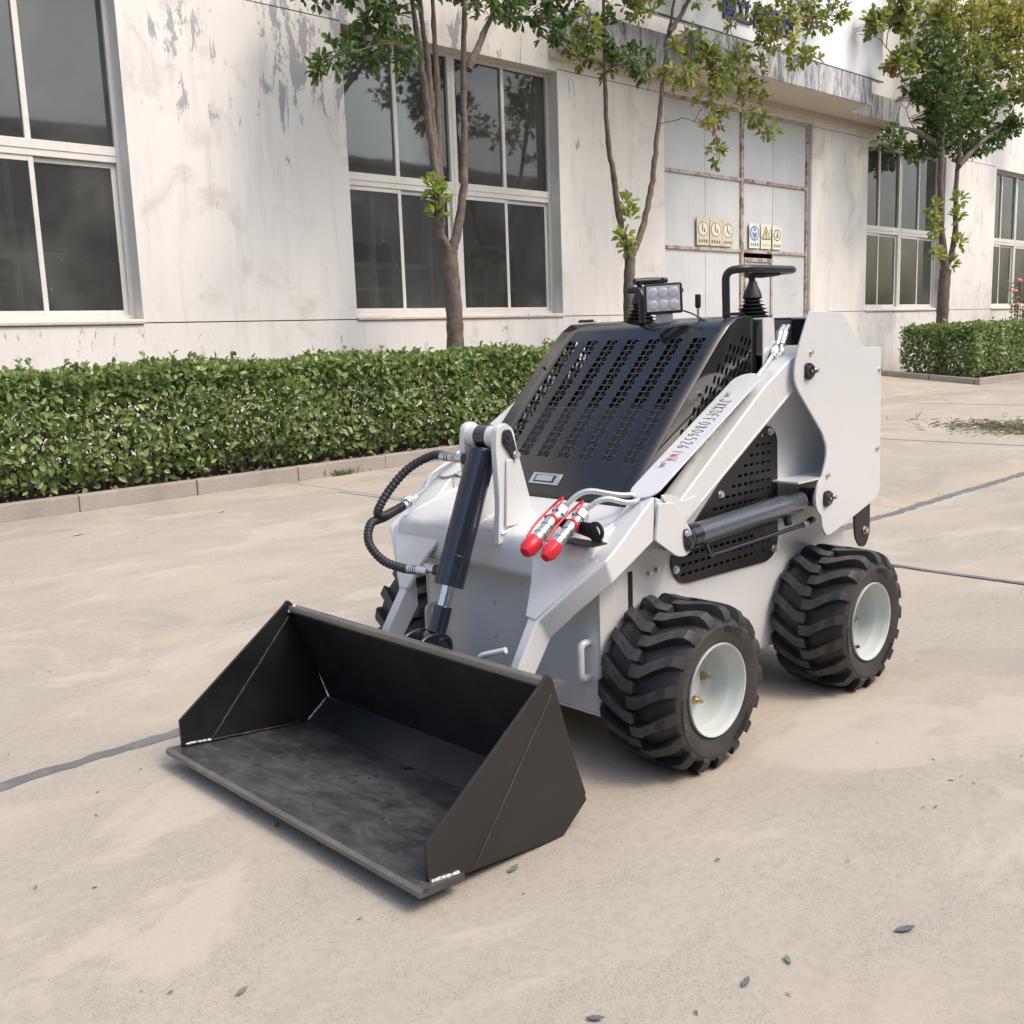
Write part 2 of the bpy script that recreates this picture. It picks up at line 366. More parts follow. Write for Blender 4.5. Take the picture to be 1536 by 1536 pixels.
def bark():
    t = NT('bark'); c = t.coord((1, 1, .5)); n1 = t.noise(c, 14, 7, .7, .4); rings = t.noise(t.coord((1, 1, 6)), 4, 4, .6)
    col = t.ramp(n1, [(.32, (.075, .055, .045)), (.66, (.19, .15, .125))]); col = t.mix(t.rng(rings, .55, .7, 0, .5), col, (.06, .045, .04))
    return t.out(t.principled(color=col, rough=.85, normal=t.bump(n1, .4, .01)))
M['bark'] = bark(); M['twig'] = paint('twig', (.055, .038, .028), .85, .3, .3, scale=20)

# ================================================================== the ground
gr = MB().box(-60, 140, -80, 60, -.6, -.012).build('ground', M['ground'], None, None)
tag(gr, kind='structure')
XJ = [-29, -23.5, -17.8, -12, -6.2, -.45, 5.27, 11.27, 16.65, 22.2, 28, 33.7, 39.4, 45.1, 50.8, 56.5]
YJ = [-26.4, -21.45, -16.5, -11.6, -6.65, -1.7, 3.24, 7.68]
for i in range(len(XJ) - 1):
    for j in range(len(YJ) - 1):
        b = MB().box(XJ[i] + .008, XJ[i + 1] - .008, YJ[j] + .012, YJ[j + 1] - .008, -.05, 0)
        b.build('concrete_slab', M['concrete'], gr, None, .006, 2)
    MB().box(XJ[i] + .006, XJ[i + 1] - .006, 7.684, 8.545, -.05, .002).build('gutter_slab', M['gutter'], gr, None, .006, 2)
def ragged(p0, p1, w, z, n, seed, jit=.45):
    r = random.Random(seed); m = MB(); P0, P1 = Vector((*p0, 0)), Vector((*p1, 0)); d = (P1 - P0); nrm = Vector((-d.y, d.x, 0)).normalized(); L = []; Q = []
    a = b = w / 2; c = 0
    for k in range(n + 1):
        a += (w / 2 * (1 + r.uniform(-jit, jit)) - a) * .6; b += (w / 2 * (1 + r.uniform(-jit, jit)) - b) * .6; c += r.uniform(-1, 1) * w * .06; c *= .95
        o = P0 + d * (k / n); L.append(o + nrm * (a + c)); Q.append(o - nrm * (b - c))
    v = [(p.x, p.y, z) for p in L] + [(p.x, p.y, z) for p in Q]
    v += [(p.x, p.y, -.03) for p in L] + [(p.x, p.y, -.03) for p in Q]; N = n + 1; f = []
    for k in range(n): f += [(k, k + 1, N + k + 1, N + k), (k, 2 * N + k, 2 * N + k + 1, k + 1), (N + k, N + k + 1, 3 * N + k + 1, 3 * N + k)]
    m.add(v, f); return m
for k, (a, b, w) in enumerate([((-2, 3.235), (5.1, 3.25), .060), ((5.2, 3.25), (11, 3.235), .075), ((11.1, 3.24), (22, 3.24), .05), ((5.27, -1.6), (5.30, 3.19), .040), ((5.27, 3.30), (5.18, 7.6), .016), ((11.27, -1.6), (11.27, 7.6), .03), ((16.65, 3.3), (16.65, 7.6), .04)]):
    ragged(a, b, w, .003, 170, k).build('tar_seam', M['tar'], gr, None)
# ramp up to the gate
MB().add([(13.0, 8.55, -.05), (21.64, 8.55, -.05), (21.64, 11.62, -.05), (13.0, 11.62, -.05), (13.0, 8.55, .003), (21.64, 8.55, .003), (21.64, 11.62, .28), (13.0, 11.62, .28)],
         [(0, 1, 2, 3), (4, 5, 6, 7), (0, 1, 5, 4), (1, 2, 6, 5), (2, 3, 7, 6), (3, 0, 4, 7)]).build('gate_ramp', M['concrete'], gr, None)
# planting beds and kerbs
for x0, x1 in ((-14, 12.88), (21.78, 62)):
    tag(MB().box(x0, x1, 8.66, 11.49, -.3, .105).build('planting_bed', M['soil'], None, None), kind='structure')
def kerb(x0, n, back_x, back_dir):
    root = MB().box(x0 - (.0 if back_dir < 0 else 0), x0 + n * 1.055, 8.60, 8.655, -.3, .06).build('kerb', M['kerb'], None, None); tag(root, kind='structure')
    st = MB().box(0, 1.050, 0, .115, -.2, .14).mesh('kerb_stone', None); st.materials.append(M['kerb'])
    for k in range(n):
        o = link('kerb_stone', st, root); o.location = (x0 + k * 1.055, 8.55 + random.uniform(-.004, .004), random.uniform(-.004, .004)); o.rotation_euler.z = random.uniform(-.003, .003)
        m = o.modifiers.new('bevel', 'BEVEL'); m.width = .010; m.segments = 3
    for k in range(3):
        y0 = 8.675 + k * .95; z0, z1 = .14 + .08 * k, .14 + .08 * (k + 1)
        MB().add([(back_x, y0, -.2), (back_x + .115, y0, -.2), (back_x + .115, y0 + .94, -.2), (back_x, y0 + .94, -.2), (back_x, y0, z0), (back_x + .115, y0, z0), (back_x + .115, y0 + .94, z1), (back_x, y0 + .94, z1)],
                 [(0, 1, 2, 3), (4, 5, 6, 7), (0, 1, 5, 4), (1, 2, 6, 5), (2, 3, 7, 6), (3, 0, 4, 7)]).build('kerb_stone', M['kerb'], root, None, .014, 3)
kerb(-13.6, 25, 12.66, -1); kerb(21.66, 36, 21.655, 1)

# ================================================================== the factory building
YF = 11.5
bld = thing('factory_building', (17.5, YF, 0), 'long pale plastered factory building with tall white-framed windows and a gate', 'building')
WINS = [(-5.75, -1.70), (1.30, 5.35), (8.33, 12.38), (22.47, 26.52), (29.70, 33.75), (36.8, 40.85), (43.9, 47.95), (51, 55.05)]
DX0, DX1, DZ0, DZ1 = 15.07, 20.05, .0, 5.42
def wall_mesh():
    m = MB(); xs = sorted({-9, 62, DX0, DX1, *[a for w in WINS for a in w]}); zs = [0, 1.603, 1.617, 1.655, 5.34, 5.363, 5.377, DZ1, 10.5]
    for i in range(len(xs) - 1):
        a, b = xs[i], xs[i + 1]; iswin = (a, b) in WINS; isdoor = a == DX0
        for j in range(len(zs) - 1):
            c, d = zs[j], zs[j + 1]
            if isdoor and d <= DZ1: continue
            if iswin and c >= 1.65 and d <= 5.34: continue
            if not iswin and not isdoor and (abs(c - 1.603) < 1e-6 or abs(c - 5.363) < 1e-6):
                y = YF + .014
                m.add([(a, YF, c), (b, YF, c), (b, y, c), (a, y, c)], [(0, 1, 2, 3)]); m.add([(a, YF, d), (b, YF, d), (b, y, d), (a, y, d)], [(0, 1, 2, 3)])
                m.add([(a, YF, c), (a, y, c), (a, y, d), (a, YF, d)], [(0, 1, 2, 3)]); m.add([(b, YF, c), (b, y, c), (b, y, d), (b, YF, d)], [(0, 1, 2, 3)]); continue
            m.add([(a, YF, c), (b, YF, c), (b, YF, d), (a, YF, d)], [(0, 1, 2, 3)])
        if iswin or isdoor:
            c, d = (1.655, 5.34) if iswin else (0, DZ1); y = YF + .32
            for q in ([(a, YF, c), (a, y, c), (a, y, d), (a, YF, d)], [(b, YF, c), (b, y, c), (b, y, d), (b, YF, d)], [(a, YF, d), (b, YF, d), (b, y, d), (a, y, d)], [(a, YF, c), (b, YF, c), (b, y, c), (a, y, c)]): m.add(q, [(0, 1, 2, 3)])
    return m
wall_mesh().build('wall', M['plaster'], bld, None, fix=False)
xs = [-9] + [v for w in sorted(WINS + [(DX0, DX1)]) for v in w] + [62]
for k in range(0, len(xs), 2):
    for z in (1.61, 5.37): MB().box(xs[k], xs[k + 1], YF + .0135, YF + .03, z - .0068, z + .0068).build('groove_shade', M['groove_shade'], bld, None)  # dark backing strip paints in the groove's shade
MB().box(-9.1, 62.1, YF - .08, 24, 10.5, 10.75).build('roof', M['fascia'], bld, None)
MB().box(-9, -8.8, YF + .01, 23.9, 0, 10.5).build('end_wall', M['plaster'], bld, None); MB().box(61.8, 62, YF + .01, 23.9, 0, 10.5).build('end_wall', M['plaster'], bld, None)
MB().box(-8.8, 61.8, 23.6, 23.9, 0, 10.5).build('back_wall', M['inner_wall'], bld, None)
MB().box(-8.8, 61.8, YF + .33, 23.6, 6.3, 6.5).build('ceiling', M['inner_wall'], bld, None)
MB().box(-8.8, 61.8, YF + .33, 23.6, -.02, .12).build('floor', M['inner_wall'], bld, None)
# partition with glazed frames seen dimly through the panes
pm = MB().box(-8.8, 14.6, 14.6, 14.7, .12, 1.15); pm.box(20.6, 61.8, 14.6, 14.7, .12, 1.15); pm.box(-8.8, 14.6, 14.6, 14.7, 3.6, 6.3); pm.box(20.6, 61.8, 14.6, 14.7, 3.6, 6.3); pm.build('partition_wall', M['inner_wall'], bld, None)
for x in [-7 + 2.6 * k for k in range(8)] + [21 + 2.6 * k for k in range(14)]:
    f = MB()
    for q in (0, 1.1, 2.2): f.box(x + q - .04, x + q + .04, 12.86, 12.98, 1.15, 3.6)
    for q in (1.19, 2.45, 3.54): f.box(x - .04, x + 2.24, 12.862, 12.978, q - .04, q + .04)
    f.build('partition_frame', M['inner_frame'], bld, None)

def window(x0, x1):
    z0, z1, zt = 1.655, 5.34, 3.47; y = YF + .20; w = x1 - x0; xm = (x0 + x1) / 2; q1, q3 = x0 + w * .245, x1 - w * .245
    f = MB(); f.box(x0, x0 + .055, y, y + .09, z0, z1).box(x1 - .055, x1, y, y + .09, z0, z1)
    f.box(x0 + .055, x1 - .055, y, y + .09, z1 - .06, z1).box(x0 + .055, x1 - .055, y, y + .09, z0, z0 + .05)
    f.box(xm - .07, xm + .07, y - .004, y + .094, z0 + .05, z1 - .06)
    for a, b in ((x0 + .055, xm - .07), (xm + .07, x1 - .055)): f.box(a, b, y - .002, y + .092, zt - .085, zt + .085)
    for q in (q1, q3): f.box(q - .032, q + .032, y + .012, y + .08, zt + .085, z1 - .06)
    win = f.build('window', M['frame'], bld, None, .006, 2)
    # a raised bead that splits the transom and the centre post into two bars
    d = MB(); d.box(xm - .012, xm + .012, y - .011, y - .0045, z0 + .05, z1 - .06)
    for a, b in ((x0 + .06, xm - .075), (xm + .075, x1 - .06)): d.box(a, b, y - .012, y - .0025, zt - .012, zt + .085)
    d.build('cover_strip', M['frame'], win, None, .003)
    MB().add([(x0, YF - .03, 1.60), (x1, YF - .03, 1.60), (x1, YF - .03, 1.632), (x0, YF - .03, 1.632), (x0, y + .02, 1.60), (x1, y + .02, 1.60), (x1, y + .02, 1.668), (x0, y + .02, 1.668)],
             [(0, 1, 2, 3), (4, 5, 6, 7), (0, 1, 5, 4), (2, 3, 7, 6), (1, 2, 6, 5), (0, 3, 7, 4)]).build('sill', M['sill'], win, None, .005)
    for a, b in ((x0 + .055, q1 - .032), (q1 + .032, xm - .07), (xm + .07, q3 - .032), (q3 + .032, x1 - .055)):
        MB().box(a, b, y + .045, y + .051, zt + .085, z1 - .06).build('pane', M['glass'], win, None)
    k = 0
    for a, b in ((x0 + .055, q1 + .03), (q1 - .03, xm - .07), (xm + .07, q3 + .03), (q3 - .03, x1 - .055)):
        ys = y + (.012 if k % 2 == 0 else .048); s = .055; c, e = z0 + .052, zt - .087
        m = MB().box(a, a + s, ys, ys + .03, c, e).box(b - s, b, ys, ys + .03, c, e).box(a + s, b - s, ys + .001, ys + .029, c, c + s).box(a + s, b - s, ys + .001, ys + .029, e - s, e)
        m.build('sash', M['frame'], win, None, .004, 2)
        MB().box(a + s, b - s, ys + .012, ys + .018, c + s, e - s).build('pane', M['glass'], win, None); k += 1
for w in WINS: window(*w)

# the workshop across the yard, behind the camera; it shades the yard's low sky and shows in the panes
ob = thing('workshop_building', (5, -11, 0), 'plain workshop across the yard behind the camera, seen only as reflections', 'building')
MB().box(-45, 60, -19, -11, 0, 8.2).build('wall', M['inner_wall2'], ob, None)
MB().box(-45.4, 60.4, -19.4, -10.7, 8.2, 8.5).build('roof', M['fascia'], ob, None)
for k in range(14):
    x = -42 + 7.2 * k; MB().box(x, x + 4.0, -11.0, -10.96, 1.6, 5.3).build('window', M['dark_pane'], ob, None)
    f = MB()
    for q in (0, 1.0, 2.0, 3.0, 4.0): f.box(x + q - .05, x + q + .05, -10.96, -10.92, 1.6, 5.3)
    for q in (1.6, 3.45, 5.3): f.box(x - .05, x + 4.05, -10.958, -10.915, q - .06, q + .06)
    f.build('window_frame', M['frame'], ob, None)

# gate of ribbed sheet panels in a rusty frame
y = YF + .10; g = MB(); zc = [.28, 2.80, 4.13, 5.40]
g.box(DX0 - .0, DX0 + .08, y - .03, y + .05, .2, 5.42).box(DX1 - .07, DX1, y - .03, y + .05, .2, 5.42).box(17.57, 17.66, y - .03, y + .05, .2, 5.36).box(DX0 + .08, DX1 - .07, y - .028, y + .05, 5.36, 5.42)
for z in (2.80, 4.13): g.box(DX0 + .08, 17.57, y - .025, y + .045, z - .03, z + .03).box(17.66, DX1 - .07, y - .025, y + .045, z - .03, z + .03)
gate = g.build('gate', M['rust'], bld, None, .004)
def ribbed(a, b, c, d, yy, pitch, name):
    n = max(1, int(round((b - a) / pitch))); p = (b - a) / n; pr = []
    for k in range(n): x = a + k * p; pr += [(x, 0), (x + p * .80, 0), (x + p * .86, .0025), (x + p * .93, .0025), (x + p * .99, 0)]
    pr.append((b, 0)); v = [(x, yy - h, z) for z in (c, d) for x, h in pr] + [(b, yy + .03, c), (a, yy + .03, c), (b, yy + .03, d), (a, yy + .03, d)]; N = len(pr); m = MB()
    m.add(v, [(k, k + 1, N + k + 1, N + k) for k in range(N - 1)] + [(2 * N, 2 * N + 1, 2 * N + 3, 2 * N + 2), (0, 2 * N + 1, 2 * N + 3, N), (N - 1, 2 * N, 2 * N + 2, 2 * N - 1)])
    return m.build(name, M['door'], gate, None)
for (a, b, p) in ((15.152, 16.43, .43), (16.442, 17.568, .38), (18.752, 19.978, .10)):
    for c, d in ((.3, 2.768), (2.832, 4.098), (4.162, 5.358)): ribbed(a, b, c, d, y + .012, p, 'panel')
for c, d in ((2.832, 4.098), (4.162, 5.358)): ribbed(17.664, 18.74, c, d, y + .012, .10, 'panel')
wk = MB().box(17.70, 17.77, y - .02, y + .03, .3, 2.68).box(18.66, 18.73, y - .02, y + .03, .3, 2.68).box(17.77, 18.66, y - .019, y + .03, 2.60, 2.68).build('wicket_frame', M['rust'], gate, None, .004)
ribbed(17.775, 18.655, .3, 2.595, y + .010, .22, 'wicket_door')

# canopy over the gate
def canopy():
    zb, zt = 5.62, 6.12; poly = [(12.28, YF + .0), (12.28, 10.98), (14.66, 10.98), (14.66, 10.40), (20.41, 10.40), (20.41, 10.98), (22.84, 10.98), (22.84, YF + .0)]
    m = MB().prism(poly, zb + .004, zt, 'z'); c = m.build('canopy', M['fascia'], bld, None, .012)
    MB().prism([(12.30, YF), (12.30, 11.0), (14.68, 11.0), (14.68, 10.42), (20.39, 10.42), (20.39, 11.0), (22.82, 11.0), (22.82, YF)], zb - .002, zb + .002, 'z').build('soffit', M['soffit'], c, None)
    MB().box(12.20, 22.92, YF - .10, YF - .003, 5.50, 5.617).build('ledge', M['soffit'], c, None, .008)
canopy()

# sign above the canopy
sg = thing('sign_board', (17, 10.5, 6.13), 'white sign board with dark blue Chinese characters on top of the canopy', 'sign')
MB().box(13.2, 20.9, 10.43, 10.52, 6.13, 7.75).build('panel', M['sign_white'], sg, None, .006)
fb = MB()
fb.box(13.17, 20.93, 10.415, 10.429, 6.122, 6.15).box(13.17, 13.2, 10.415, 10.535, 6.15, 7.75)
fb.build('trim', M['n_grey'], sg, None)
def glyph(ch, x, z, size):
    cu = bpy.data.curves.new('letter', 'FONT'); cu.body = ch; cu.size = size; cu.extrude = .018; cu.offset = .009; cu.align_x = 'CENTER'
    tmp = bpy.data.objects.new('tmp', cu); COL.objects.link(tmp); dg = bpy.context.evaluated_depsgraph_get(); dg.update()
    me = bpy.data.meshes.new_from_object(tmp.evaluated_get(dg)); bpy.data.objects.remove(tmp); bpy.data.curves.remove(cu); me.materials.clear()
    for v in me.vertices: v.co = (x + v.co.x, 10.41 - v.co.z, z + v.co.y)
    link('letter', me, sg, M['sign_blue'])
for k, ch in enumerate('德立信机械'): glyph(ch, 15.42 + k * .455, 6.42, .44)
ring = MB(); ring.lathe([(.36, -.004), (.40, -.004), (.40, .0), (.36, .0)], (14.45, 10.425, 6.85), 'y', 40, True); ring.build('emblem', M['inner_frame'], sg, None)

# notices taped to the gate
def notice(x, z, w, h, kind, label, torn=0, tilt=0.0):
    r = thing('safety_notice', (x, y - .03, z), label, 'notice', 'safety notices on the gate'); yy = y - .031
    pts = [(x - w / 2, z), (x + w / 2, z + .01), (x + w / 2, z + h - torn), (x + w / 2 - torn * .9, z + h), (x - w / 2, z + h)]
    MB().prism(pts, yy - .006, yy, 'y').build('sheet', M['paper_white'] if kind in ('blue', 'warn', 'green') else M['paper'], r, None)
    cx, cz, ya = x, z + h * .60, yy - .0075
    def disc(rx, rz, mat, dy, n=28, x_=None, z_=None): MB().prism([((x_ or cx) + rx * math.cos(2 * math.pi * k / n), (z_ or cz) + rz * math.sin(2 * math.pi * k / n)) for k in range(n)], ya - dy - .001, ya - dy, 'y').build('print', mat, r, None)
    def tri(p, mat, dy): MB().prism(p, ya - dy - .001, ya - dy, 'y').build('print', mat, r, None)
    if kind == 'cream':
        disc(w * .42, h * .27, M['dead_leaf'], 0); disc(w * .37, h * .24, M['n_pale'], .0015)
        tri([(cx - w * .12, cz - .05), (cx - w * .02, cz - .02), (cx - w * .02, cz + .10), (cx - w * .07, cz + .12)], M['n_grey'], .003); tri([(cx + w * .02, cz - .06), (cx + w * .18, cz - .06), (cx + w * .1, cz + .03)], M['n_grey'], .003)
    elif kind == 'blue':
        disc(w * .44, h * .30, M['n_blue'], 0); disc(w * .34, h * .235, M['n_pale'], .0015)
        tri([(cx - w * .24, cz + .03), (cx, cz - .0), (cx + w * .24, cz + .03), (cx + w * .18, cz - .06), (cx, cz - .11), (cx - w * .18, cz - .06)], M['n_blue'], .003); disc(w * .12, h * .07, M['n_blue'], .003, 16, cx, cz + .07)
    elif kind == 'warn':
        tri([(cx - w * .46, z + h * .38), (cx + w * .46, z + h * .38), (cx, z + h * .92)], M['n_grey'], 0); tri([(cx - w * .37, z + h * .42), (cx + w * .37, z + h * .42), (cx, z + h * .84)], M['n_yellow'], .0015)
        tri([(cx - w * .03, z + h * .52), (cx + w * .03, z + h * .52), (cx + w * .045, z + h * .70), (cx - w * .045, z + h * .70)], M['n_grey'], .003); disc(w * .035, .012, M['n_grey'], .003, 12, cx, z + h * .47)
    else:
        disc(w * .36, h * .24, M['n_grey'], 0); disc(w * .30, h * .20, M['n_pale'], .0015); tri([(cx - w * .12, cz - .06), (cx + w * .14, cz - .04), (cx + w * .02, cz + .10)], M['green_leaf'], .003)
    for k in range(4):
        a = x - w * .36 + k * w * .2; tri([(a, z + h * .10), (a + w * .12, z + h * .10), (a + w * .12, z + h * .21), (a, z + h * .21)], {'blue': M['n_blue'], 'warn': M['n_yellow'], 'cream': M['dead_leaf'], 'green': M['dead_leaf']}[kind], 0)
notice(16.30, 2.86, .385, .50, 'cream', 'intact cream safety notice, first of three on the left gate leaf')
notice(16.71, 2.86, .385, .50, 'cream', 'cream safety notice in the middle of three on the left gate leaf')
notice(17.10, 2.86, .37, .49, 'cream', 'cream safety notice with torn corner beside the centre post', .16)
notice(18.02, 2.86, .37, .48, 'blue', 'white safety notice with blue round symbol on the gate', .07)
notice(18.43, 2.86, .37, .48, 'warn', 'safety notice with yellow warning triangle and exclamation mark')
notice(18.84, 2.86, .34, .47, 'green', 'faded pale safety notice right of the yellow triangle notice', .05)

# ================================================================== vegetation
TREES = {
 't1': dict(
  stems=[
   [(8.91, 10.2, 1.08), (8.92, 10.2, 1.55), (8.9, 10.2, 2.06), (8.88, 10.2, 2.39)],
   [(8.88, 10.2, 2.37), (8.72, 10.18, 2.67), (8.67, 10.16, 3.33), (8.57, 10.14, 4.12), (8.48, 10.12, 4.72), (8.37, 10.1, 5.29), (8.24, 10.08, 6.14)],
   [(8.76, 10.2, 2.71), (8.81, 10.24, 3.53), (8.86, 10.27, 4.49), (8.88, 10.31, 5.29), (8.92, 10.35, 6.3)],
   [(8.73, 10.2, 3.28), (8.71, 10.22, 4.07), (8.69, 10.25, 4.78), (8.63, 10.27, 5.38), (8.59, 10.3, 6.06)],
   [(8.91, 10.2, 2.41), (9.02, 10.16, 2.72), (9.12, 10.12, 3.36), (9.13, 10.08, 4.57), (9.17, 10.04, 5.43), (9.23, 10.0, 6.64)],
   [(9.32, 10.2, 4.66), (9.65, 10.28, 5.09), (9.98, 10.37, 5.54), (10.32, 10.45, 6.24)],
  ],
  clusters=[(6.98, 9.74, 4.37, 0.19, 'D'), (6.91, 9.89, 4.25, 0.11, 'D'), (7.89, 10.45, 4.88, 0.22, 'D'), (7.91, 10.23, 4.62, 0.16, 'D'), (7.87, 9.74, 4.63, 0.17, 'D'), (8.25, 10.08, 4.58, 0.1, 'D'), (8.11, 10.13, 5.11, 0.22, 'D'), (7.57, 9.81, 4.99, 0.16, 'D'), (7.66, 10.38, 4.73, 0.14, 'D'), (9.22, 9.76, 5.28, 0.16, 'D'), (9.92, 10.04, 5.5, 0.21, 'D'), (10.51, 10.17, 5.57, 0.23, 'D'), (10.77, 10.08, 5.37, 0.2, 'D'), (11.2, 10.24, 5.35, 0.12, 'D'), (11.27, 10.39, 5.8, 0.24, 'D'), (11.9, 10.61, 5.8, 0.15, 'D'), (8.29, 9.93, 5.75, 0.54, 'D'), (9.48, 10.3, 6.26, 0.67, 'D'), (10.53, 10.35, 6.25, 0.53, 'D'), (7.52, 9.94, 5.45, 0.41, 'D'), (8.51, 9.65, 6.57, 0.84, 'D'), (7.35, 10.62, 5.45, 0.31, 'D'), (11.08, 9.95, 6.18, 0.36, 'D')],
  fresh=[(8.59, 10.1, 3.16, 0.12), (8.67, 10.1, 3.02, 0.13), (8.61, 10.1, 2.84, 0.12)],
  fruit=[]),
 't2': dict(
  stems=[
   [(12.41, 10.2, 0.7), (12.45, 10.2, 1.5), (12.46, 10.2, 2.0), (12.5, 10.2, 2.42)],
   [(12.49, 10.2, 2.4), (12.26, 10.18, 2.92), (12.11, 10.16, 3.53), (11.96, 10.14, 4.16), (11.9, 10.12, 4.97), (11.88, 10.1, 5.95), (11.81, 10.08, 7.14)],
   [(12.5, 10.2, 2.42), (12.79, 10.22, 2.78), (13.06, 10.24, 3.41), (13.23, 10.26, 4.02), (13.43, 10.29, 4.93), (13.62, 10.31, 5.74), (13.83, 10.33, 6.36), (14.19, 10.35, 7.88)],
   [(13.51, 10.2, 5.8), (13.9, 10.23, 6.16), (14.41, 10.27, 6.75), (15.19, 10.3, 7.52)],
  ],
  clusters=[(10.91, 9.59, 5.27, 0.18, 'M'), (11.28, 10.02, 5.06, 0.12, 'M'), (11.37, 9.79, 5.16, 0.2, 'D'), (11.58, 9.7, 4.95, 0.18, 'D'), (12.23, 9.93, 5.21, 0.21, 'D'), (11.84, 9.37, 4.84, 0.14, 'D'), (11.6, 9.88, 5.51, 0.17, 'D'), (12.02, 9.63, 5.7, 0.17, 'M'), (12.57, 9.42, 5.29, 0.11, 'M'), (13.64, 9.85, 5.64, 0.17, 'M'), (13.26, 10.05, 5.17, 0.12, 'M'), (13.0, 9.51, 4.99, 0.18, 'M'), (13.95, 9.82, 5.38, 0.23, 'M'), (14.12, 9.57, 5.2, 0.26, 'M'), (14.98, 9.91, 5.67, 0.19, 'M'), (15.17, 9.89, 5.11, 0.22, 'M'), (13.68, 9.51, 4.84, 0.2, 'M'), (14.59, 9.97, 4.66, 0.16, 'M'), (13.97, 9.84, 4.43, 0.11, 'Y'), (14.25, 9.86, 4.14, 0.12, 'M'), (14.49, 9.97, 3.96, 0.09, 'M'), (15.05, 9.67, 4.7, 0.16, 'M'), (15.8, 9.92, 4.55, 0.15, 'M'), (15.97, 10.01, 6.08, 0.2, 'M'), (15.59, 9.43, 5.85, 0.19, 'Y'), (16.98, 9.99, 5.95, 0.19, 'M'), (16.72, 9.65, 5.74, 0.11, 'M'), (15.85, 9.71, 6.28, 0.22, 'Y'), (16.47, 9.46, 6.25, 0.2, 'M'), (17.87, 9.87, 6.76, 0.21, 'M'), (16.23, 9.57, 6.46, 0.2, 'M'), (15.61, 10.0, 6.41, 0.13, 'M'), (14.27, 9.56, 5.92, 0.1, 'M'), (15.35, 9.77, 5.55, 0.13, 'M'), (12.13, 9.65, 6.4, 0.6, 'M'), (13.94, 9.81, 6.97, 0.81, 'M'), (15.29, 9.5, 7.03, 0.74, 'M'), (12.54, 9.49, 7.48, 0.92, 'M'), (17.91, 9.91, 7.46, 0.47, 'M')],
  fresh=[(12.31, 10.1, 3.2, 0.13), (12.38, 10.1, 3.02, 0.15), (12.25, 10.1, 2.72, 0.14), (12.29, 10.1, 2.56, 0.1)],
  fruit=[(14.32, 9.9, 4.44), (17.01, 9.9, 6.74), (15.56, 9.9, 4.67), (13.96, 9.9, 5.55), (17.1, 9.9, 6.67)]),
 't3': dict(
  stems=[
   [(23.58, 10.2, 0.45), (23.58, 10.2, 1.35), (23.61, 10.2, 1.94), (23.67, 10.2, 2.46)],
   [(23.64, 10.2, 2.41), (23.33, 10.18, 3.39), (23.14, 10.15, 4.65), (23.18, 10.13, 6.03), (23.25, 10.1, 7.26), (23.21, 10.08, 9.1)],
   [(23.7, 10.2, 2.47), (24.13, 10.22, 3.14), (24.18, 10.25, 4.17), (24.36, 10.27, 5.2), (24.53, 10.3, 6.37), (24.85, 10.32, 7.56), (25.22, 10.35, 9.61)],
   [(24.15, 10.2, 4.74), (25.4, 10.25, 5.37), (26.86, 10.3, 5.91)],
   [(23.29, 10.2, 4.95), (21.94, 10.1, 5.21), (20.67, 10.0, 5.19)],
   [(24.29, 10.2, 6.32), (26.16, 10.32, 7.33), (28.07, 10.45, 8.11)],
  ],
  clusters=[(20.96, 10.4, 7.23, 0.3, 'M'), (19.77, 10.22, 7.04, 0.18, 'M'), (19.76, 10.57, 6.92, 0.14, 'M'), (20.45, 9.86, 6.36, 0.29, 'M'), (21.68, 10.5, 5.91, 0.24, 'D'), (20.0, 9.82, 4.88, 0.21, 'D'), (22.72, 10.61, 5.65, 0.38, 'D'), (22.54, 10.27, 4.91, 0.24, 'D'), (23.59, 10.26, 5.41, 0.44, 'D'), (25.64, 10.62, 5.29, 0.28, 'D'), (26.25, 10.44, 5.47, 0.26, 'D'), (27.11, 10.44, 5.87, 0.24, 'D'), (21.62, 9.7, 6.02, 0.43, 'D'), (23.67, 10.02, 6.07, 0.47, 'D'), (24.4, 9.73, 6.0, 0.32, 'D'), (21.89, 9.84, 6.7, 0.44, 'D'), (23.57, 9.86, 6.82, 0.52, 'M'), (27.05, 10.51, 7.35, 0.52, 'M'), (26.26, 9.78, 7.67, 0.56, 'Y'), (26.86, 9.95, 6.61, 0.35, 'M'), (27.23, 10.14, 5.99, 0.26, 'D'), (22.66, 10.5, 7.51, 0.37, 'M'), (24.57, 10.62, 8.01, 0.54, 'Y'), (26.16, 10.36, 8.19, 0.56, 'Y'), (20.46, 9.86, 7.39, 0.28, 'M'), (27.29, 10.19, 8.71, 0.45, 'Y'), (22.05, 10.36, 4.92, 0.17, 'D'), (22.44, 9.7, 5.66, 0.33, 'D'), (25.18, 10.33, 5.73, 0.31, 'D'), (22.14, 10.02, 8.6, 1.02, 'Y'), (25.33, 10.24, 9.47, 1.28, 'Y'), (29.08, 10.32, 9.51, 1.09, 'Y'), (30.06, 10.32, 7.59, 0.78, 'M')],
  fresh=[(22.75, 10.1, 3.77, 0.13), (24.05, 10.1, 4.0, 0.15), (23.94, 10.1, 3.63, 0.18), (22.79, 10.1, 3.29, 0.15), (24.13, 10.1, 3.05, 0.14), (23.04, 10.1, 2.73, 0.15), (23.74, 10.1, 2.6, 0.12), (22.71, 10.1, 3.49, 0.1)],
  fruit=[(21.56, 9.9, 6.53), (22.87, 9.9, 6.15), (20.27, 9.9, 6.18), (23.91, 9.9, 6.01)]),
}
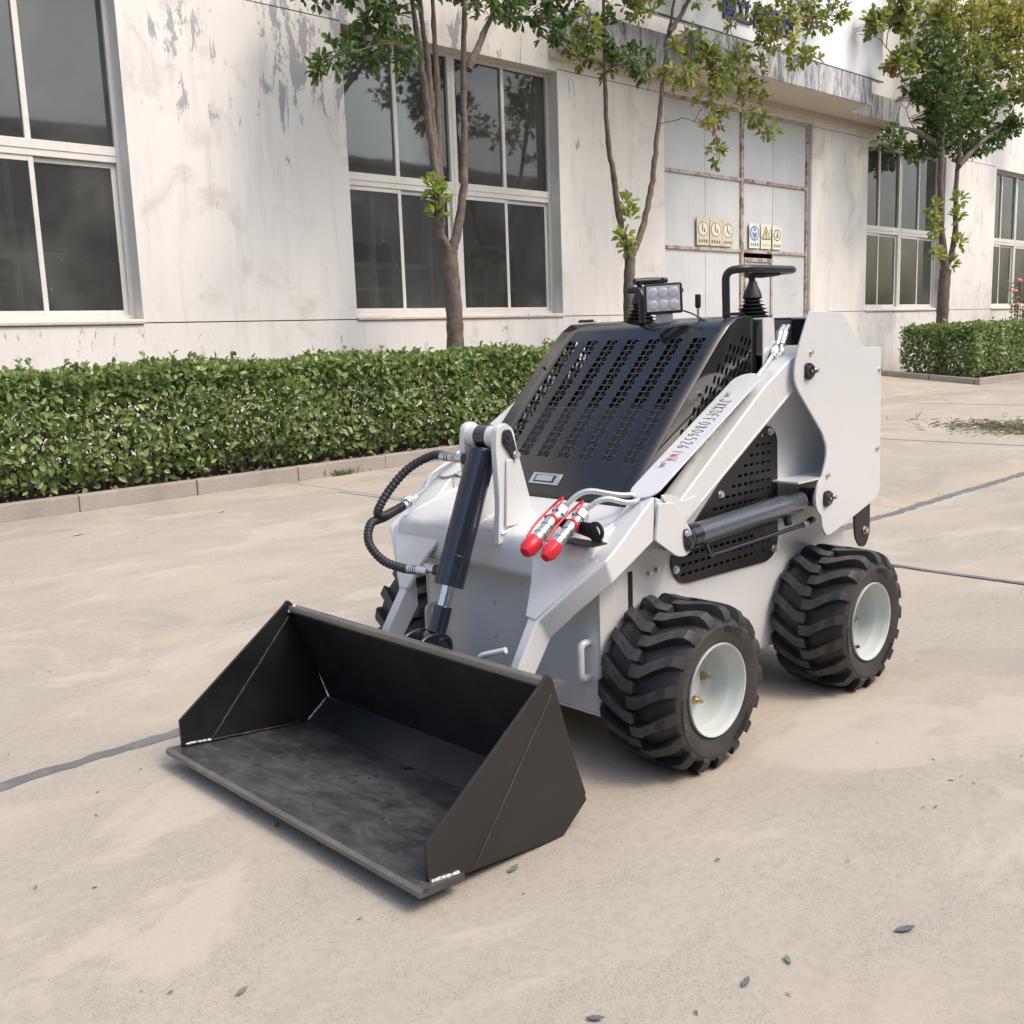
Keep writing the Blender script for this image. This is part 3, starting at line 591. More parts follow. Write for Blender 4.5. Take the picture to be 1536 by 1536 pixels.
def leaves_mesh(name, pos, dirs, nrm, length, width, mat, obov=True):
    """many small folded leaves, two quads each; pos, dirs, nrm: (N,3) arrays"""
    N = len(pos); d = dirs / np.linalg.norm(dirs, axis=1, keepdims=True); s = np.cross(d, nrm); s /= np.linalg.norm(s, axis=1, keepdims=True) + 1e-9; n = np.cross(s, d)
    L = length[:, None]; Wd = width[:, None]; fold = .18
    a, b = (.38, .74) if obov else (.3, .65); wa, wb = (.30, .50) if obov else (.46, .42)
    P0 = pos; T = pos + d * L - n * L * .10
    L1 = pos + d * L * a + s * Wd * wa + n * Wd * fold; R1 = pos + d * L * a - s * Wd * wa + n * Wd * fold
    L2 = pos + d * L * b + s * Wd * wb + n * Wd * fold * .8; R2 = pos + d * L * b - s * Wd * wb + n * Wd * fold * .8
    V = np.stack([P0, L1, L2, T, R2, R1], 1).reshape(-1, 3); base = (np.arange(N) * 6)[:, None]
    F = np.concatenate([base + np.array([[0, 3, 2, 1]]), base + np.array([[0, 5, 4, 3]])], 1).reshape(-1)
    me = bpy.data.meshes.new(name); me.vertices.add(N * 6); me.vertices.foreach_set('co', V.astype(np.float32).ravel())
    me.loops.add(N * 8); me.loops.foreach_set('vertex_index', F.astype(np.int32)); me.polygons.add(N * 2)
    me.polygons.foreach_set('loop_start', (np.arange(N * 2) * 4).astype(np.int32)); me.update(calc_edges=True); me.validate(); me.materials.append(mat); return me
def unit(n):
    v = rng.normal(size=(n, 3)); return v / np.linalg.norm(v, axis=1, keepdims=True)

def make_tree(key, label, name, leaf_len, r0, dense=1.0):
    T = TREES[key]; st = T['stems']; base = Vector(st[0][0]); root = thing(name, (base.x, base.y, .1), label, 'tree', 'young trees in the planting beds')
    tr = spline([(base.x - .02, base.y, .05)] + st[0], 6); n = len(tr)
    MB().tube(tr, [r0 * (1.12 - .18 * i / n) * (1 + .05 * math.sin(i * 1.9)) for i in range(n)], 12).build('trunk', M['bark'], root, 60)
    nodes = []
    for k, s in enumerate(st[1:]):
        p = spline(s, 6); n = len(p); ra = r0 * (.66 if k == 0 or k == len(st) - 3 else .52); rb = r0 * .16
        p = [q + Vector((random.uniform(-1, 1), random.uniform(-1, 1), 0)) * .012 for q in p]
        MB().tube(p, [ra + (rb - ra) * i / (n - 1) + (.008 if i % 5 == 2 else 0) * r0 * 8 for i in range(n)], 9).build('limb', M['bark'], root, 60); nodes += p[2:]
    pos = {'D': [], 'M': [], 'Y': []}; dirs = {'D': [], 'M': [], 'Y': []}; tw = MB()
    cl = sorted(T['clusters'], key=lambda c: min((Vector(c[:3]) - q).length for q in nodes)); grown = list(nodes)
    for (x, yv, z, r, m) in cl:
        c = Vector((x, yv, z)); q = min(grown, key=lambda q: (q - c).length + max(0, q.z - z) * .6); d = (c - q).length
        mid = (q + c) / 2 + Vector((random.uniform(-.12, .12), random.uniform(-.12, .12), random.uniform(-.02, .16))) * d
        bp = spline([q, q.lerp(mid, .6) + Vector((random.uniform(-1, 1), random.uniform(-1, 1), random.uniform(-1, 1))) * .05 * d, mid, c], 4); n = len(bp)
        tw.tube(bp, [.0045 + r0 * .06 * min(1, d) * (1 - i / n) for i in range(n)], 5); grown += bp[2:]; r *= 1.12
        nw = max(5, int(13.0 * dense * (r / leaf_len) ** 1.75)); nw = min(nw, 170)
        for _ in range(nw):
            o = unit(1)[0] * (rng.random() ** .45) * r; t = np.array([x, yv, z]) + o * np.array([1, 1.3, .85])
            if t[0] > 12 and t[0] < 23.2 and t[1] > 10.2 and t[2] > 5.3: t[1] = 10.2 - rng.random() * .3
            if rng.random() < .5: tw.tube([tuple(np.array(c) + o * .25), tuple(t)], [.006, .003], 4, False)
            ax = o / (np.linalg.norm(o) + 1e-6) * .7 + np.array([0, 0, .45]); ax /= np.linalg.norm(ax)
            for _ in range(rng.integers(4, 8)):
                dv = unit(1)[0] + ax * .75; dv[2] -= .18; pos[m].append(t + unit(1)[0] * .012); dirs[m].append(dv)
    for m, mat in (('D', 'leaf_dark'), ('M', 'leaf_mixed'), ('Y', 'leaf_yellow_sunlit')):
        if not pos[m]: continue
        P = np.array(pos[m]); D = np.array(dirs[m]); N = len(P); ln = leaf_len * rng.uniform(.62, 1.12, N)
        nr = np.array([0, 0, 1.]) + unit(N) * .75
        o = link('crown', leaves_mesh('crown', P, D, nr, ln, ln * rng.uniform(.40, .56, N), M[mat]), root); o['kind'] = 'stuff'
    o = tw.build('twigs', M['bark'], root, None, fix=False); o['kind'] = 'stuff'
    P, D = [], []
    for (x, yv, z, r) in T['fresh']:
        for _ in range(int(26)):
            o = unit(1)[0] * r * .75; P.append(np.array([x, yv, z]) + o * .6); D.append(o / r + np.array([0, 0, .35]) + unit(1)[0] * .5)
    P = np.array(P); D = np.array(D); N = len(P); ln = leaf_len * rng.uniform(.75, 1.25, N)
    o = link('sprouts', leaves_mesh('sprouts', P, D, np.array([0, 0, 1.]) + unit(N) * .6, ln, ln * .5, M['leaf_fresh']), root); o['kind'] = 'stuff'
    for (x, yv, z) in T['fruit']:
        m = MB()
        for k in range(7): a = unit(1)[0] * .05; m.tube([(x + a[0], yv + a[1], z + a[2] * 1.8), (x + a[0] * 1.3, yv + a[1], z + a[2] * 1.8 - .07)], [.012, .024], 6)
        m.build('seed_pod', M['fruit'], root, 60)
make_tree('t1', 'slim tree with forked reddish stems in front of the middle window', 'tree', .15, .105, .62)
make_tree('t2', 'slender two-stemmed tree left of the gate with yellowing leaves', 'tree', .145, .085, .68)
make_tree('t3', 'dense leafy tree with top coloured sunlit yellow behind the far hedge', 'tree', .18, .13, 1.1)

def hedge(name, x0, x1, y0, y1, h, n, ll, label, seg):
    root = thing(name, ((x0 + x1) / 2, (y0 + y1) / 2, .1), label, 'hedge', 'clipped hedges along the kerb')
    # leaf positions: shell of the clipped box, thinner and ragged towards the ground
    A = [(x1 - x0) * (h - .1), (x1 - x0) * (y1 - y0), (y1 - y0) * (h - .1) * 2, (x1 - x0) * (h - .1) * .35]; A = np.array(A) / sum(A); P = []; Nn = []
    for k, c in enumerate((A * n).astype(int)):
        u = rng.uniform(x0, x1, c); v = rng.random(c); dep = rng.exponential(.11, c)
        dep = np.minimum(dep, .42)
        if k == 0 or k == 3:
            z = .14 + (h - .14) * v ** .82; bulge = .05 * np.sin(u * 2.1) * np.sin(z * 4 + u) + .05 * np.sin(u * 5.3 + 1) * .6; tuck = .16 * np.clip((.42 - z) / .4, 0, 1)
            yy = (y0 + dep + tuck + bulge) if k == 0 else (y1 - dep - tuck); p = np.stack([u, yy, z], 1); nn = np.tile([0, -1. if k == 0 else 1., .25], (c, 1))
        elif k == 1:
            yy = y0 + (y1 - y0) * v; z = h - dep * .8 + .025 * np.sin(u * 3.1) + .02 * np.sin(u * 9 + yy * 7); p = np.stack([u, yy, z], 1); nn = np.tile([0, 0, 1.], (c, 1))
        else:
            e = rng.random(c) < .5; yy = y0 + (y1 - y0) * rng.random(c); z = .14 + (h - .14) * v ** .8; xx = np.where(e, x0 + dep, x1 - dep); p = np.stack([xx, yy, z], 1); nn = np.stack([np.where(e, -1., 1.), np.zeros(c), np.full(c, .2)], 1)
        g = np.sin(p[:, 0] * 7.3 + np.sin(p[:, 2] * 9) * 1.3) * np.sin(p[:, 2] * 11 + p[:, 0] * 2.2) + .5 * np.sin(p[:, 0] * 17 + p[:, 2] * 13)   # holes between clumps
        keep = rng.random(c) < np.clip(1.0 - .55 * np.clip(g - .25, 0, 1) * (0 if k == 1 else 1), .2, 1); P.append(p[keep]); Nn.append(nn[keep])
    for _ in range(int((x1 - x0) * 8)):                                       # stray shoots above the clipped top and out of the face
        top = rng.random() < .65; b = np.array([rng.uniform(x0, x1), rng.uniform(y0, y1) if top else y0 + .03, h if top else rng.uniform(.4, h)]); d = np.array([rng.normal() * .3, rng.normal() * .2, 1.]) if top else np.array([rng.normal() * .4, -1., .35])
        q = np.array([b + d * t for t in np.linspace(0, rng.uniform(.04, .12), 7)]) + unit(7) * .012; P.append(q); Nn.append(np.tile(d, (7, 1)))
    P = np.concatenate(P); Nn = np.concatenate(Nn); N = len(P); ln = ll * rng.uniform(.45, 1.2, N)
    D = unit(N) * 1.0 + Nn * .35 + np.array([0, 0, .25]); nr = Nn + unit(N) * .8 + np.array([0, 0, .35])
    o = link('foliage', leaves_mesh('foliage', P, D, nr, ln, ln * rng.uniform(.5, .68, N), M['hedge'], False), root); o['kind'] = 'stuff'
    tw = MB()
    for k in range(seg):
        x = rng.uniform(x0 + .1, x1 - .1); yv = rng.uniform(y0 + .16, y1 - .15); zt = rng.uniform(.55, h - .12); q = [(x, yv, .08)]
        for j in range(3): q.append((x + rng.normal() * .07 * (j + 1), yv + rng.normal() * .06 * (j + 1), .08 + (zt - .08) * (j + 1) / 3))
        tw.tube(q, [.012, .009, .006, .003], 5, False)
        for j in (1, 2):
            b = q[j]; tw.tube([b, (b[0] + rng.normal() * .12, b[1] + rng.normal() * .10, b[2] + .16)], [.006, .002], 4, False)
    o = tw.build('twigs', M['twig'], root, None, fix=False); o['kind'] = 'stuff'
hedge('hedge', .5, 12.75, 8.74, 9.85, 1.13, 62000, .080, 'long clipped green hedge along the kerb behind the loader', 260)
hedge('hedge', 21.95, 36, 8.78, 10.4, 1.20, 46000, .095, 'far clipped hedge with squared end beyond the gate', 200)

# rose by the far window
rb = thing('rose_bush', (29.2, 10.75, .1), 'thin rose bush with pink flowers by the far window', 'bush')
P, D, tw = [], [], MB()
for k in range(9):
    a = rng.uniform(0, 6.28); top = np.array([29.9 + rng.normal() * .45, 10.7 + rng.normal() * .15, rng.uniform(1.5, 2.35)]); b = (29.6 + rng.normal() * .1, 10.75, .1); m = (np.array(b) + top) / 2 + np.array([rng.normal() * .1, 0, .15])
    p = spline([b, tuple(m), tuple(top)], 6); tw.tube(p, .008, 5, False)
    for q in p[6:]:
        for _ in range(5): P.append(np.array(q) + unit(1)[0] * .05); D.append(unit(1)[0])
    if k < 6:
        f = MB()
        for r_ in range(9):
            u = unit(1)[0]; u[2] = abs(u[2]); c = Vector(top) + Vector(u) * .05; f.tube([tuple(top), tuple(c), tuple(c + Vector(u) * .03)], [.02, .055, .01], 6)
        f.build('flower', M['pink'], rb, 60)
P = np.array(P); D = np.array(D); N = len(P)
link('foliage', leaves_mesh('foliage', P, D, np.array([0, 0, 1.]) + unit(N), np.full(N, .09), np.full(N, .055), M['leaf_mixed'], False), rb)['kind'] = 'stuff'
tw.build('stems', M['twig'], rb, None)['kind'] = 'stuff'

# litter
def flat_leaf(x, yv, ln, rot, mat, label, grp, cat='leaf', name='fallen_leaf', wid=.45, z=.006):
    c, s = math.cos(rot), math.sin(rot); pr = [(0, 0, 0), (.3, .35, .12), (.7, .38, .10), (1, 0, .2), (.7, -.38, .14), (.3, -.35, .05)]
    v = [(x + ln * (a * c - b * wid * 2 * .5 * s), yv + ln * (a * s + b * wid * 2 * .5 * c), z + h * ln * .5) for a, b, h in pr]; v += [(p[0], p[1], p[2] - .002) for p in v]
    m = MB().add(v, [(0, 3, 2, 1), (0, 5, 4, 3), (6, 7, 8, 9), (6, 9, 10, 11)] + [(i, (i + 1) % 6, 6 + (i + 1) % 6, 6 + i) for i in range(6)])
    tag(m.build(name, mat, None, None), label, cat, grp)
G = 'fallen leaves on the concrete'
for x, yv, ln, r_, mt, lb in [(3.95, 7.47, .09, .6, 'dry_pale', 'pale curled dry leaf lying near the middle of the kerb'), (2.78, 7.45, .10, .2, 'dry_pale', 'pale flat dry leaf lying near the kerb at far left'),
                         (1.99, .92, .050, -.6, 'grey_leaf', 'grey leaf lying alone in the right foreground'), (1.605, 1.05, .034, .2, 'grey_leaf', 'small grey leaf near the bottom edge right of centre'), (1.32, 1.215, .036, -.9, 'grey_leaf', 'small dark grey leaf at the very bottom edge'),
                         (1.735, 1.02, .030, .9, 'green_leaf', 'small green leaf on bare concrete in the right foreground'), (1.60, 1.72, .040, .1, 'green_leaf', 'small pale green leaf close under the bucket side'),
                         (1.34, 2.37, .022, .5, 'dead_leaf', 'tiny dark curled leaf in front of the bucket lip'), (1.10, 2.97, .02, .8, 'dry_pale', 'tiny whitish leaf left of the bucket corner'), (.89, 1.78, .03, .2, 'dead_leaf', 'narrow brown leaf in the lower left foreground')]:
    flat_leaf(x, yv, ln, r_, M[mt], lb, G)
# scattered crumbs and bits
P = np.stack([rng.uniform(-.5, 9, 420), rng.uniform(-.5, 8.2, 420), np.full(420, .004)], 1); D = unit(420); D[:, 2] *= .15; nr = np.array([0, 0, 1.]) + unit(420) * .2
tag(link('litter', leaves_mesh('litter', P, D, nr, rng.uniform(.006, .022, 420), rng.uniform(.003, .008, 420), M['dead_leaf'], False)), 'tiny bits of dry leaf litter scattered over the concrete', 'litter', kind='stuff')
N = 1500; u = rng.normal(0, 1, N); P = np.stack([13.0 + rng.normal(0, .38, N) + .12 * u, 4.6 + u * .55, np.abs(rng.normal(0, .018, N)) + .005], 1); D = unit(N); D[:, 2] *= .25
tag(link('grass_clippings', leaves_mesh('grass_clippings', P, D, np.array([0, 0, 1.]) + unit(N) * .5, rng.uniform(.05, .15, N), rng.uniform(.006, .012, N), M['grass'], False)), 'drift of cut grass lying on the concrete at far right', 'grass', kind='stuff')
N = 90; P = np.stack([5.9 + rng.normal(0, .10, N), 8.54 + rng.normal(0, .008, N), np.full(N, .005)], 1); D = unit(N) * .6 + np.array([0, -.3, .7])
tag(link('weed_tuft', leaves_mesh('weed_tuft', P, D, np.array([0, -1., .3]) + unit(N) * .5, rng.uniform(.03, .09, N), rng.uniform(.006, .014, N), M['hedge'], False)), 'little green weed tuft at the foot of the kerb', 'weed', kind='thing')
N = 700; P = np.stack([rng.uniform(0, 12.5, N), 8.68 + np.abs(rng.normal(0, .12, N)), np.full(N, .115)], 1); D = unit(N); D[:, 2] *= .3
tag(link('bed_litter', leaves_mesh('bed_litter', P, D, np.array([0, 0, 1.]) + unit(N) * .4, rng.uniform(.04, .10, N), rng.uniform(.02, .05, N), M['dead_leaf'])), 'dry fallen leaves under the long hedge', 'litter', kind='stuff')

# ================================================================== the loader
YC = 2.37
def my(v): return 2 * YC - v
LD = thing('skid_steer_loader', (2.95, YC, 0), 'white compact wheeled skid steer loader with black hood and black bucket', 'loader')
def both(fn):
    """call fn(False) for the near side and fn(True) for the mirrored far side"""
    fn(False); fn(True)
def mk(m, far): return m.mirror_y(YC) if far else m

# ---- wheels
ZW, RW = .250, .256
def wheel(xc, far, valve, nuts):
    yo = 1.690; w = bpy.data.objects.new('wheel', None); COL.objects.link(w); w.location = (xc, my(yo) if far else yo, ZW); w.parent = LD; w.matrix_parent_inverse = Matrix.Translation(-Vector(LD.location))
    sg = -1 if far else 1
    def bd(m, name, mat, smooth=40, bevel=0):
        m.v = [(x, sg * yv, z) for x, yv, z in m.v]; me = m.mesh(name, smooth); o = bpy.data.objects.new(name, me); COL.objects.link(o); me.materials.append(mat); o.parent = w
        if bevel: q = o.modifiers.new('bevel', 'BEVEL'); q.width = bevel; q.segments = 2; q.limit_method = 'ANGLE'; q.angle_limit = R(40)
        return o
    T = .262                                          # tyre width; local y = 0 is the outer rim edge
    prof = [(.131, .012), (.143, .004), (.156, -.001), (.178, -.010), (.196, -.012), (.212, -.004), (.218, .012), (.2235, .030), (.2275, .07), (.229, T / 2), (.2275, T - .07), (.2235, T - .03), (.218, T - .012), (.205, T + .008), (.180, T + .008), (.150, T - .01), (.138, T - .02)]
    tyre = MB().lathe(prof, (0, 0, 0), 'y', 96)
    def rad(yv):                                      # carcass radius under a lug
        a = [(-.02, .190), (-.004, .210), (.012, .218), (.03, .2235), (.07, .2275), (T / 2, .229), (T - .07, .2275), (T - .03, .2235), (T - .012, .218), (T + .004, .210), (T + .02, .190)]
        for i in range(len(a) - 1):
            if a[i][0] <= yv <= a[i + 1][0]: t = (yv - a[i][0]) / (a[i + 1][0] - a[i][0]); return a[i][1] + t * (a[i + 1][1] - a[i][1])
        return .2
    NL = 17
    for k in range(NL * 2):
        side = k % 2; ph = 2 * math.pi * (k // 2) / NL + (math.pi / NL if side else 0)
        # stations across the tread: (y from the outer edge, arc offset, half width, top radius)
        stn = [(T * .545, -.001, .014, .254), (T * .525, .000, .0170, RW), (T * .42, .001, .0170, RW), (T * .375, .005, .0160, RW), (T * .20, .033, .0150, RW), (T * .10, .047, .0155, .2545), (T * .035, .055, .0165, .249), (-.004, .060, .018, .234), (-.0125, .062, .019, .214)]
        secs = []
        for (yv, s, hw, rt) in stn:
            rb = rad(max(-.02, yv)) - .006; row = []
            if yv <= 0: rb = min(rb, rt - .014)
            for (ds, r_) in ((-hw * 1.25, rb), (-hw, rt), (hw, rt), (hw * 1.25, rb)):
                a = ph - (s + ds) / .245; yy = yv
                if yv < .02 and r_ == rb: yy = yv + .008
                y2 = yy if side == 0 else T - yy
                row.append((-r_ * math.cos(a) * 1.0, y2, -r_ * math.sin(a)))
            secs.append(row)
        tyre.loft(secs)
    bd(tyre, 'tyre', M['rubber'], 19)
    # raised marks on the sidewall
    for a0 in (.95, 3.05, 5.15):
        mk_ = MB()
        for j in range(7):
            a = a0 + j * .075; r0_, r1_ = .176, .193
            for da in ((-.022, .022) if j % 2 else (-.018, .004, .024)):
                c0, s0 = math.cos(a + da), math.sin(a + da); mk_.tube([(r0_ * c0, -.0108, r0_ * s0), (r1_ * c0, -.0128, r1_ * s0)], .0024, 5)
            if j % 2: mk_.tube([(r1_ * math.cos(a + q), -.0125, r1_ * math.sin(a + q)) for q in (-.022, 0, .022)], .0024, 5)
        bd(mk_, 'sidewall_mark', M['rubber'], 40)
    rim = MB().lathe([(0.1323, .016), (0.1409, .006), (0.1423, -.001), (0.1404, -.006), (0.1366, -.004), (0.1323, .004), (0.1289, .014), (0.1270, .030), (0.1208, .040), (0.1179, .052), (0.1170, .088), (0.1108, .100), (0.1041, .104), (0.0917, .108), (0.0764, .104), (0.0525, .104), (0.0478, .098), (0.0000, .098)], (0, 0, 0), 'y', 64)
    bd(rim, 'rim', M['rim'], 30)
    for k in range(5):
        a = .55 + k * 2 * math.pi / 5 + (0 if nuts else .4); x, z = -.066 * math.cos(a), .066 * math.sin(a)
        nt_ = MB().tube([(x, .105, z), (x, .092, z)], .0145, 6); nt_.tube([(x, .092, z), (x, .072, z)], .0065, 8); bd(nt_, 'wheel_nut', M['brass'], 30)
    if valve:
        bd(MB().tube([(-.045, .075, -.085), (-.03, .045, -.098), (-.015, .035, -.096)], [.006, .0075, .006], 8), 'valve', M['plastic'])
    bd(MB().tube([(0, .20, 0), (0, .30, 0)], .05, 16), 'axle', M['dark'])
    return w
wheel(2.448, False, False, True); wheel(3.397, False, True, False); wheel(2.448, True, False, True); wheel(3.397, True, False, False)

# ---- body shell
def side(far):
    poly = [(2.242, .165), (3.66, .165), (3.70, .30), (3.70, 1.336), (3.455, 1.336), (3.435, 1.236), (3.195, 1.240), (3.185, 1.336), (3.123, 1.336), (3.123, 1.125), (2.62, .795), (2.455, .765), (2.30, .70), (2.242, .655)]
    hole = fillet([(3.08, .925), (2.62, .575), (2.625, .515), (3.165, .508), (3.175, .935)], .02)
    o = holed_plate('side_panel', poly, [hole], .008, (lambda u, v, w: (u, (my(1.969) if far else 1.969) + w, v)), M['white'], LD)
both(side)
MB().box(2.242, 2.250, 1.974, my(1.974), .165, .66).build('front_panel', M['white'], LD, None, .002)
MB().box(2.242, 3.66, 1.974, my(1.974), .156, .1645).build('belly_plate', M['white'], LD, None)
MB().box(3.692, 3.70, 1.974, my(1.974), .30, 1.33).build('rear_panel', M['white'], LD, None)
MB().box(3.02, 3.455, 2.06, my(2.06), 1.330, 1.337).build('top_panel', M['black'], LD, None, .002)
MB().box(3.455, 3.70, 1.974, my(1.974), 1.330, 1.338).build('rear_top_panel', M['white'], LD, None, .002)
both(lambda f: mk(MB().box(3.123, 3.185, 1.974, 2.06, 1.329, 1.336), f).build('top_strip', M['white'], LD, None, .002))
both(lambda f: mk(MB().box(3.185, 3.455, 2.055, 2.062, 1.10, 1.329), f).build('hose_bay', M['engine'], LD, None))
both(lambda f: mk(MB().box(3.185, 3.45, 1.974, 2.055, 1.205, 1.212), f).build('hose_bay_shelf', M['white'], LD, None))
MB().prism([(2.52, .80), (2.74, 1.02), (2.72, 1.05), (2.50, .83)], 2.03, my(2.10)).build('radiator', M['radiator'], LD, None)
en = MB().box(2.66, 3.05, 2.15, 2.55, .35, .92).box(2.72, 3.0, 2.2, 2.36, .92, 1.05); en.tube([(2.7, 2.6, .95), (3.0, 2.6, 1.0)], .06, 16); en.tube([(2.85, 2.08, .8), (2.85, 2.66, .86)], .045, 14)
en.build('engine', M['engine'], LD, 40, .01)
MB().box(3.10, 3.12, 2.0, 2.74, .17, 1.32).build('firewall', M['dark'], LD, None)
# cut-out and small bolts on the near flank
def panel_bolt(x, yv, z, r=.010, name='bolt', mat='zinc', ax='y', h=.010, parent=None):
    if ax == 'y': a, b, c = (x, yv, z), (x, yv - h * .25, z), (x, yv - h, z)
    elif ax == 'x': a, b, c = (x, yv, z), (x - h * .25, yv, z), (x - h, yv, z)
    else: a, b, c = (x, yv, z), (x, yv, z + h * .25), (x, yv, z + h)
    m = MB().tube([a, b], r * 1.25, 14).tube([b, c], r, 6); return m.build(name, M[mat], parent or LD, 30)
MB().box(2.373, 2.393, 1.9625, 1.9645, .47, .583).build('slot', M['dark'], LD, None)
for x, z in ((2.475, .560), (2.513, .566)): panel_bolt(x, 1.965, z, .007)

# perforated flank covers
def cover(far):
    out = [(3.112, .968), (3.165, .962), (3.203, .925), (3.213, .540), (3.185, .497), (3.142, .482), (2.665, .493), (2.625, .503), (2.588, .545), (2.580, .588), (3.05, .950)]
    out = fillet(out, .03, 4); holes = []
    def inside(x, z): return z < .560 + (x - 2.60) * .80 and x < 3.175 and x > 2.62 and z > .515
    for j in range(14):
        z = .525 + j * .0315
        for i in range(16):
            x = 2.645 + i * .036 + (j % 2) * .0
            if inside(x - .01, z + .015) and not (.56 < z < .60 and x > 3.05):
                a, b = .0115, .005; holes.append([(x - a, z - b), (x + a, z - b), (x + a, z + b), (x - a, z + b)])
    o = holed_plate('flank_cover', out, holes, .004, (lambda u, v, w: (u, (my(1.9605) if far else 1.9605) + w, v)), M['black'], LD)
    if not far:
        for x, z in ((3.153, .944), (2.853, .760), (3.184, .520), (2.603, .549)): panel_bolt(x, 1.9585, z, .011, 'bolt', 'zinc', 'y', .010, o)
both(cover)

# ---- rear uprights (outer plates that carry the arm pivots)
def tower(far):
    pl = [(3.218, 1.353), (3.438, 1.348), (3.60, 1.219), (3.741, 1.217), (3.757, .668), (3.712, .636), (3.40, .556), (3.355, .550), (3.322, .590), (3.318, .630), (3.285, .655), (3.272, .700), (3.283, .745), (3.318, .775), (3.344, .835), (3.346, .880), (3.312, .932), (3.150, 1.085), (3.126, 1.120), (3.124, 1.168), (3.150, 1.235)]
    rr = [.004, .01, .012, .006, .02, .02, .03, .03, .02, .015, .02, .03, .02, .01, .015, .02, .012, .03, .03, .03, .02]
    o = mk(MB().prism(fillet(pl, rr, 4), 1.845, 1.853), far).build('tower_plate', M['white'], LD, 25, .0015)
    mk(MB().box(3.737, 3.745, 1.853, 1.966, .66, 1.21), far).build('tower_back', M['white'], o, None)
    mk(MB().box(3.17, 3.74, 1.853, 1.966, .763, .769), far).build('tower_shelf', M['white'], o, None)
    mk(MB().add([(3.46, 1.853, 1.335), (3.44, 1.853, 1.335), (3.60, 1.853, 1.20), (3.44, 1.966, 1.335), (3.60, 1.966, 1.20), (3.46, 1.966, 1.335)], [(1, 2, 4, 3)]), far).build('tower_top', M['white'], o, None)
    if far: return
    for (x, z, s) in ((3.206, 1.150, 1), (3.346, .690, 1)):
        kp = fillet([(x - .022, z - .026), (x - .022, z + .028), (x + .012, z + .030), (x + .046, z + .010), (x + .048, z - .006), (x + .010, z - .030)], .018, 4)
        k_ = MB().prism(kp, 1.838, 1.8448).build('pin_keeper', M['plastic'], o, 30, .001)
        MB().lathe([(.0, -.012), (.006, -.012), (.007, -.008), (.014, -.008), (.015, -.010), (.020, -.010), (.021, 0)], (x, 1.838, z), 'y', 24).build('pin', M['cyl'], o, 30)
        MB().lathe([(.0, -.0135), (.004, -.0135), (.005, -.012)], (x, 1.8378, z), 'y', 12).build('grease_nipple', M['brass'], o, 30)
        panel_bolt(x + .040, 1.838, z + .002, .0085, 'bolt', 'zinc', 'y', .012, o)
    for x, z in ((3.225, 1.215), (3.352, .775), (3.728, 1.135), (3.722, .835)): panel_bolt(x, 1.845, z, .0075, 'bolt', 'zinc', 'y', .009, o)
both(tower)

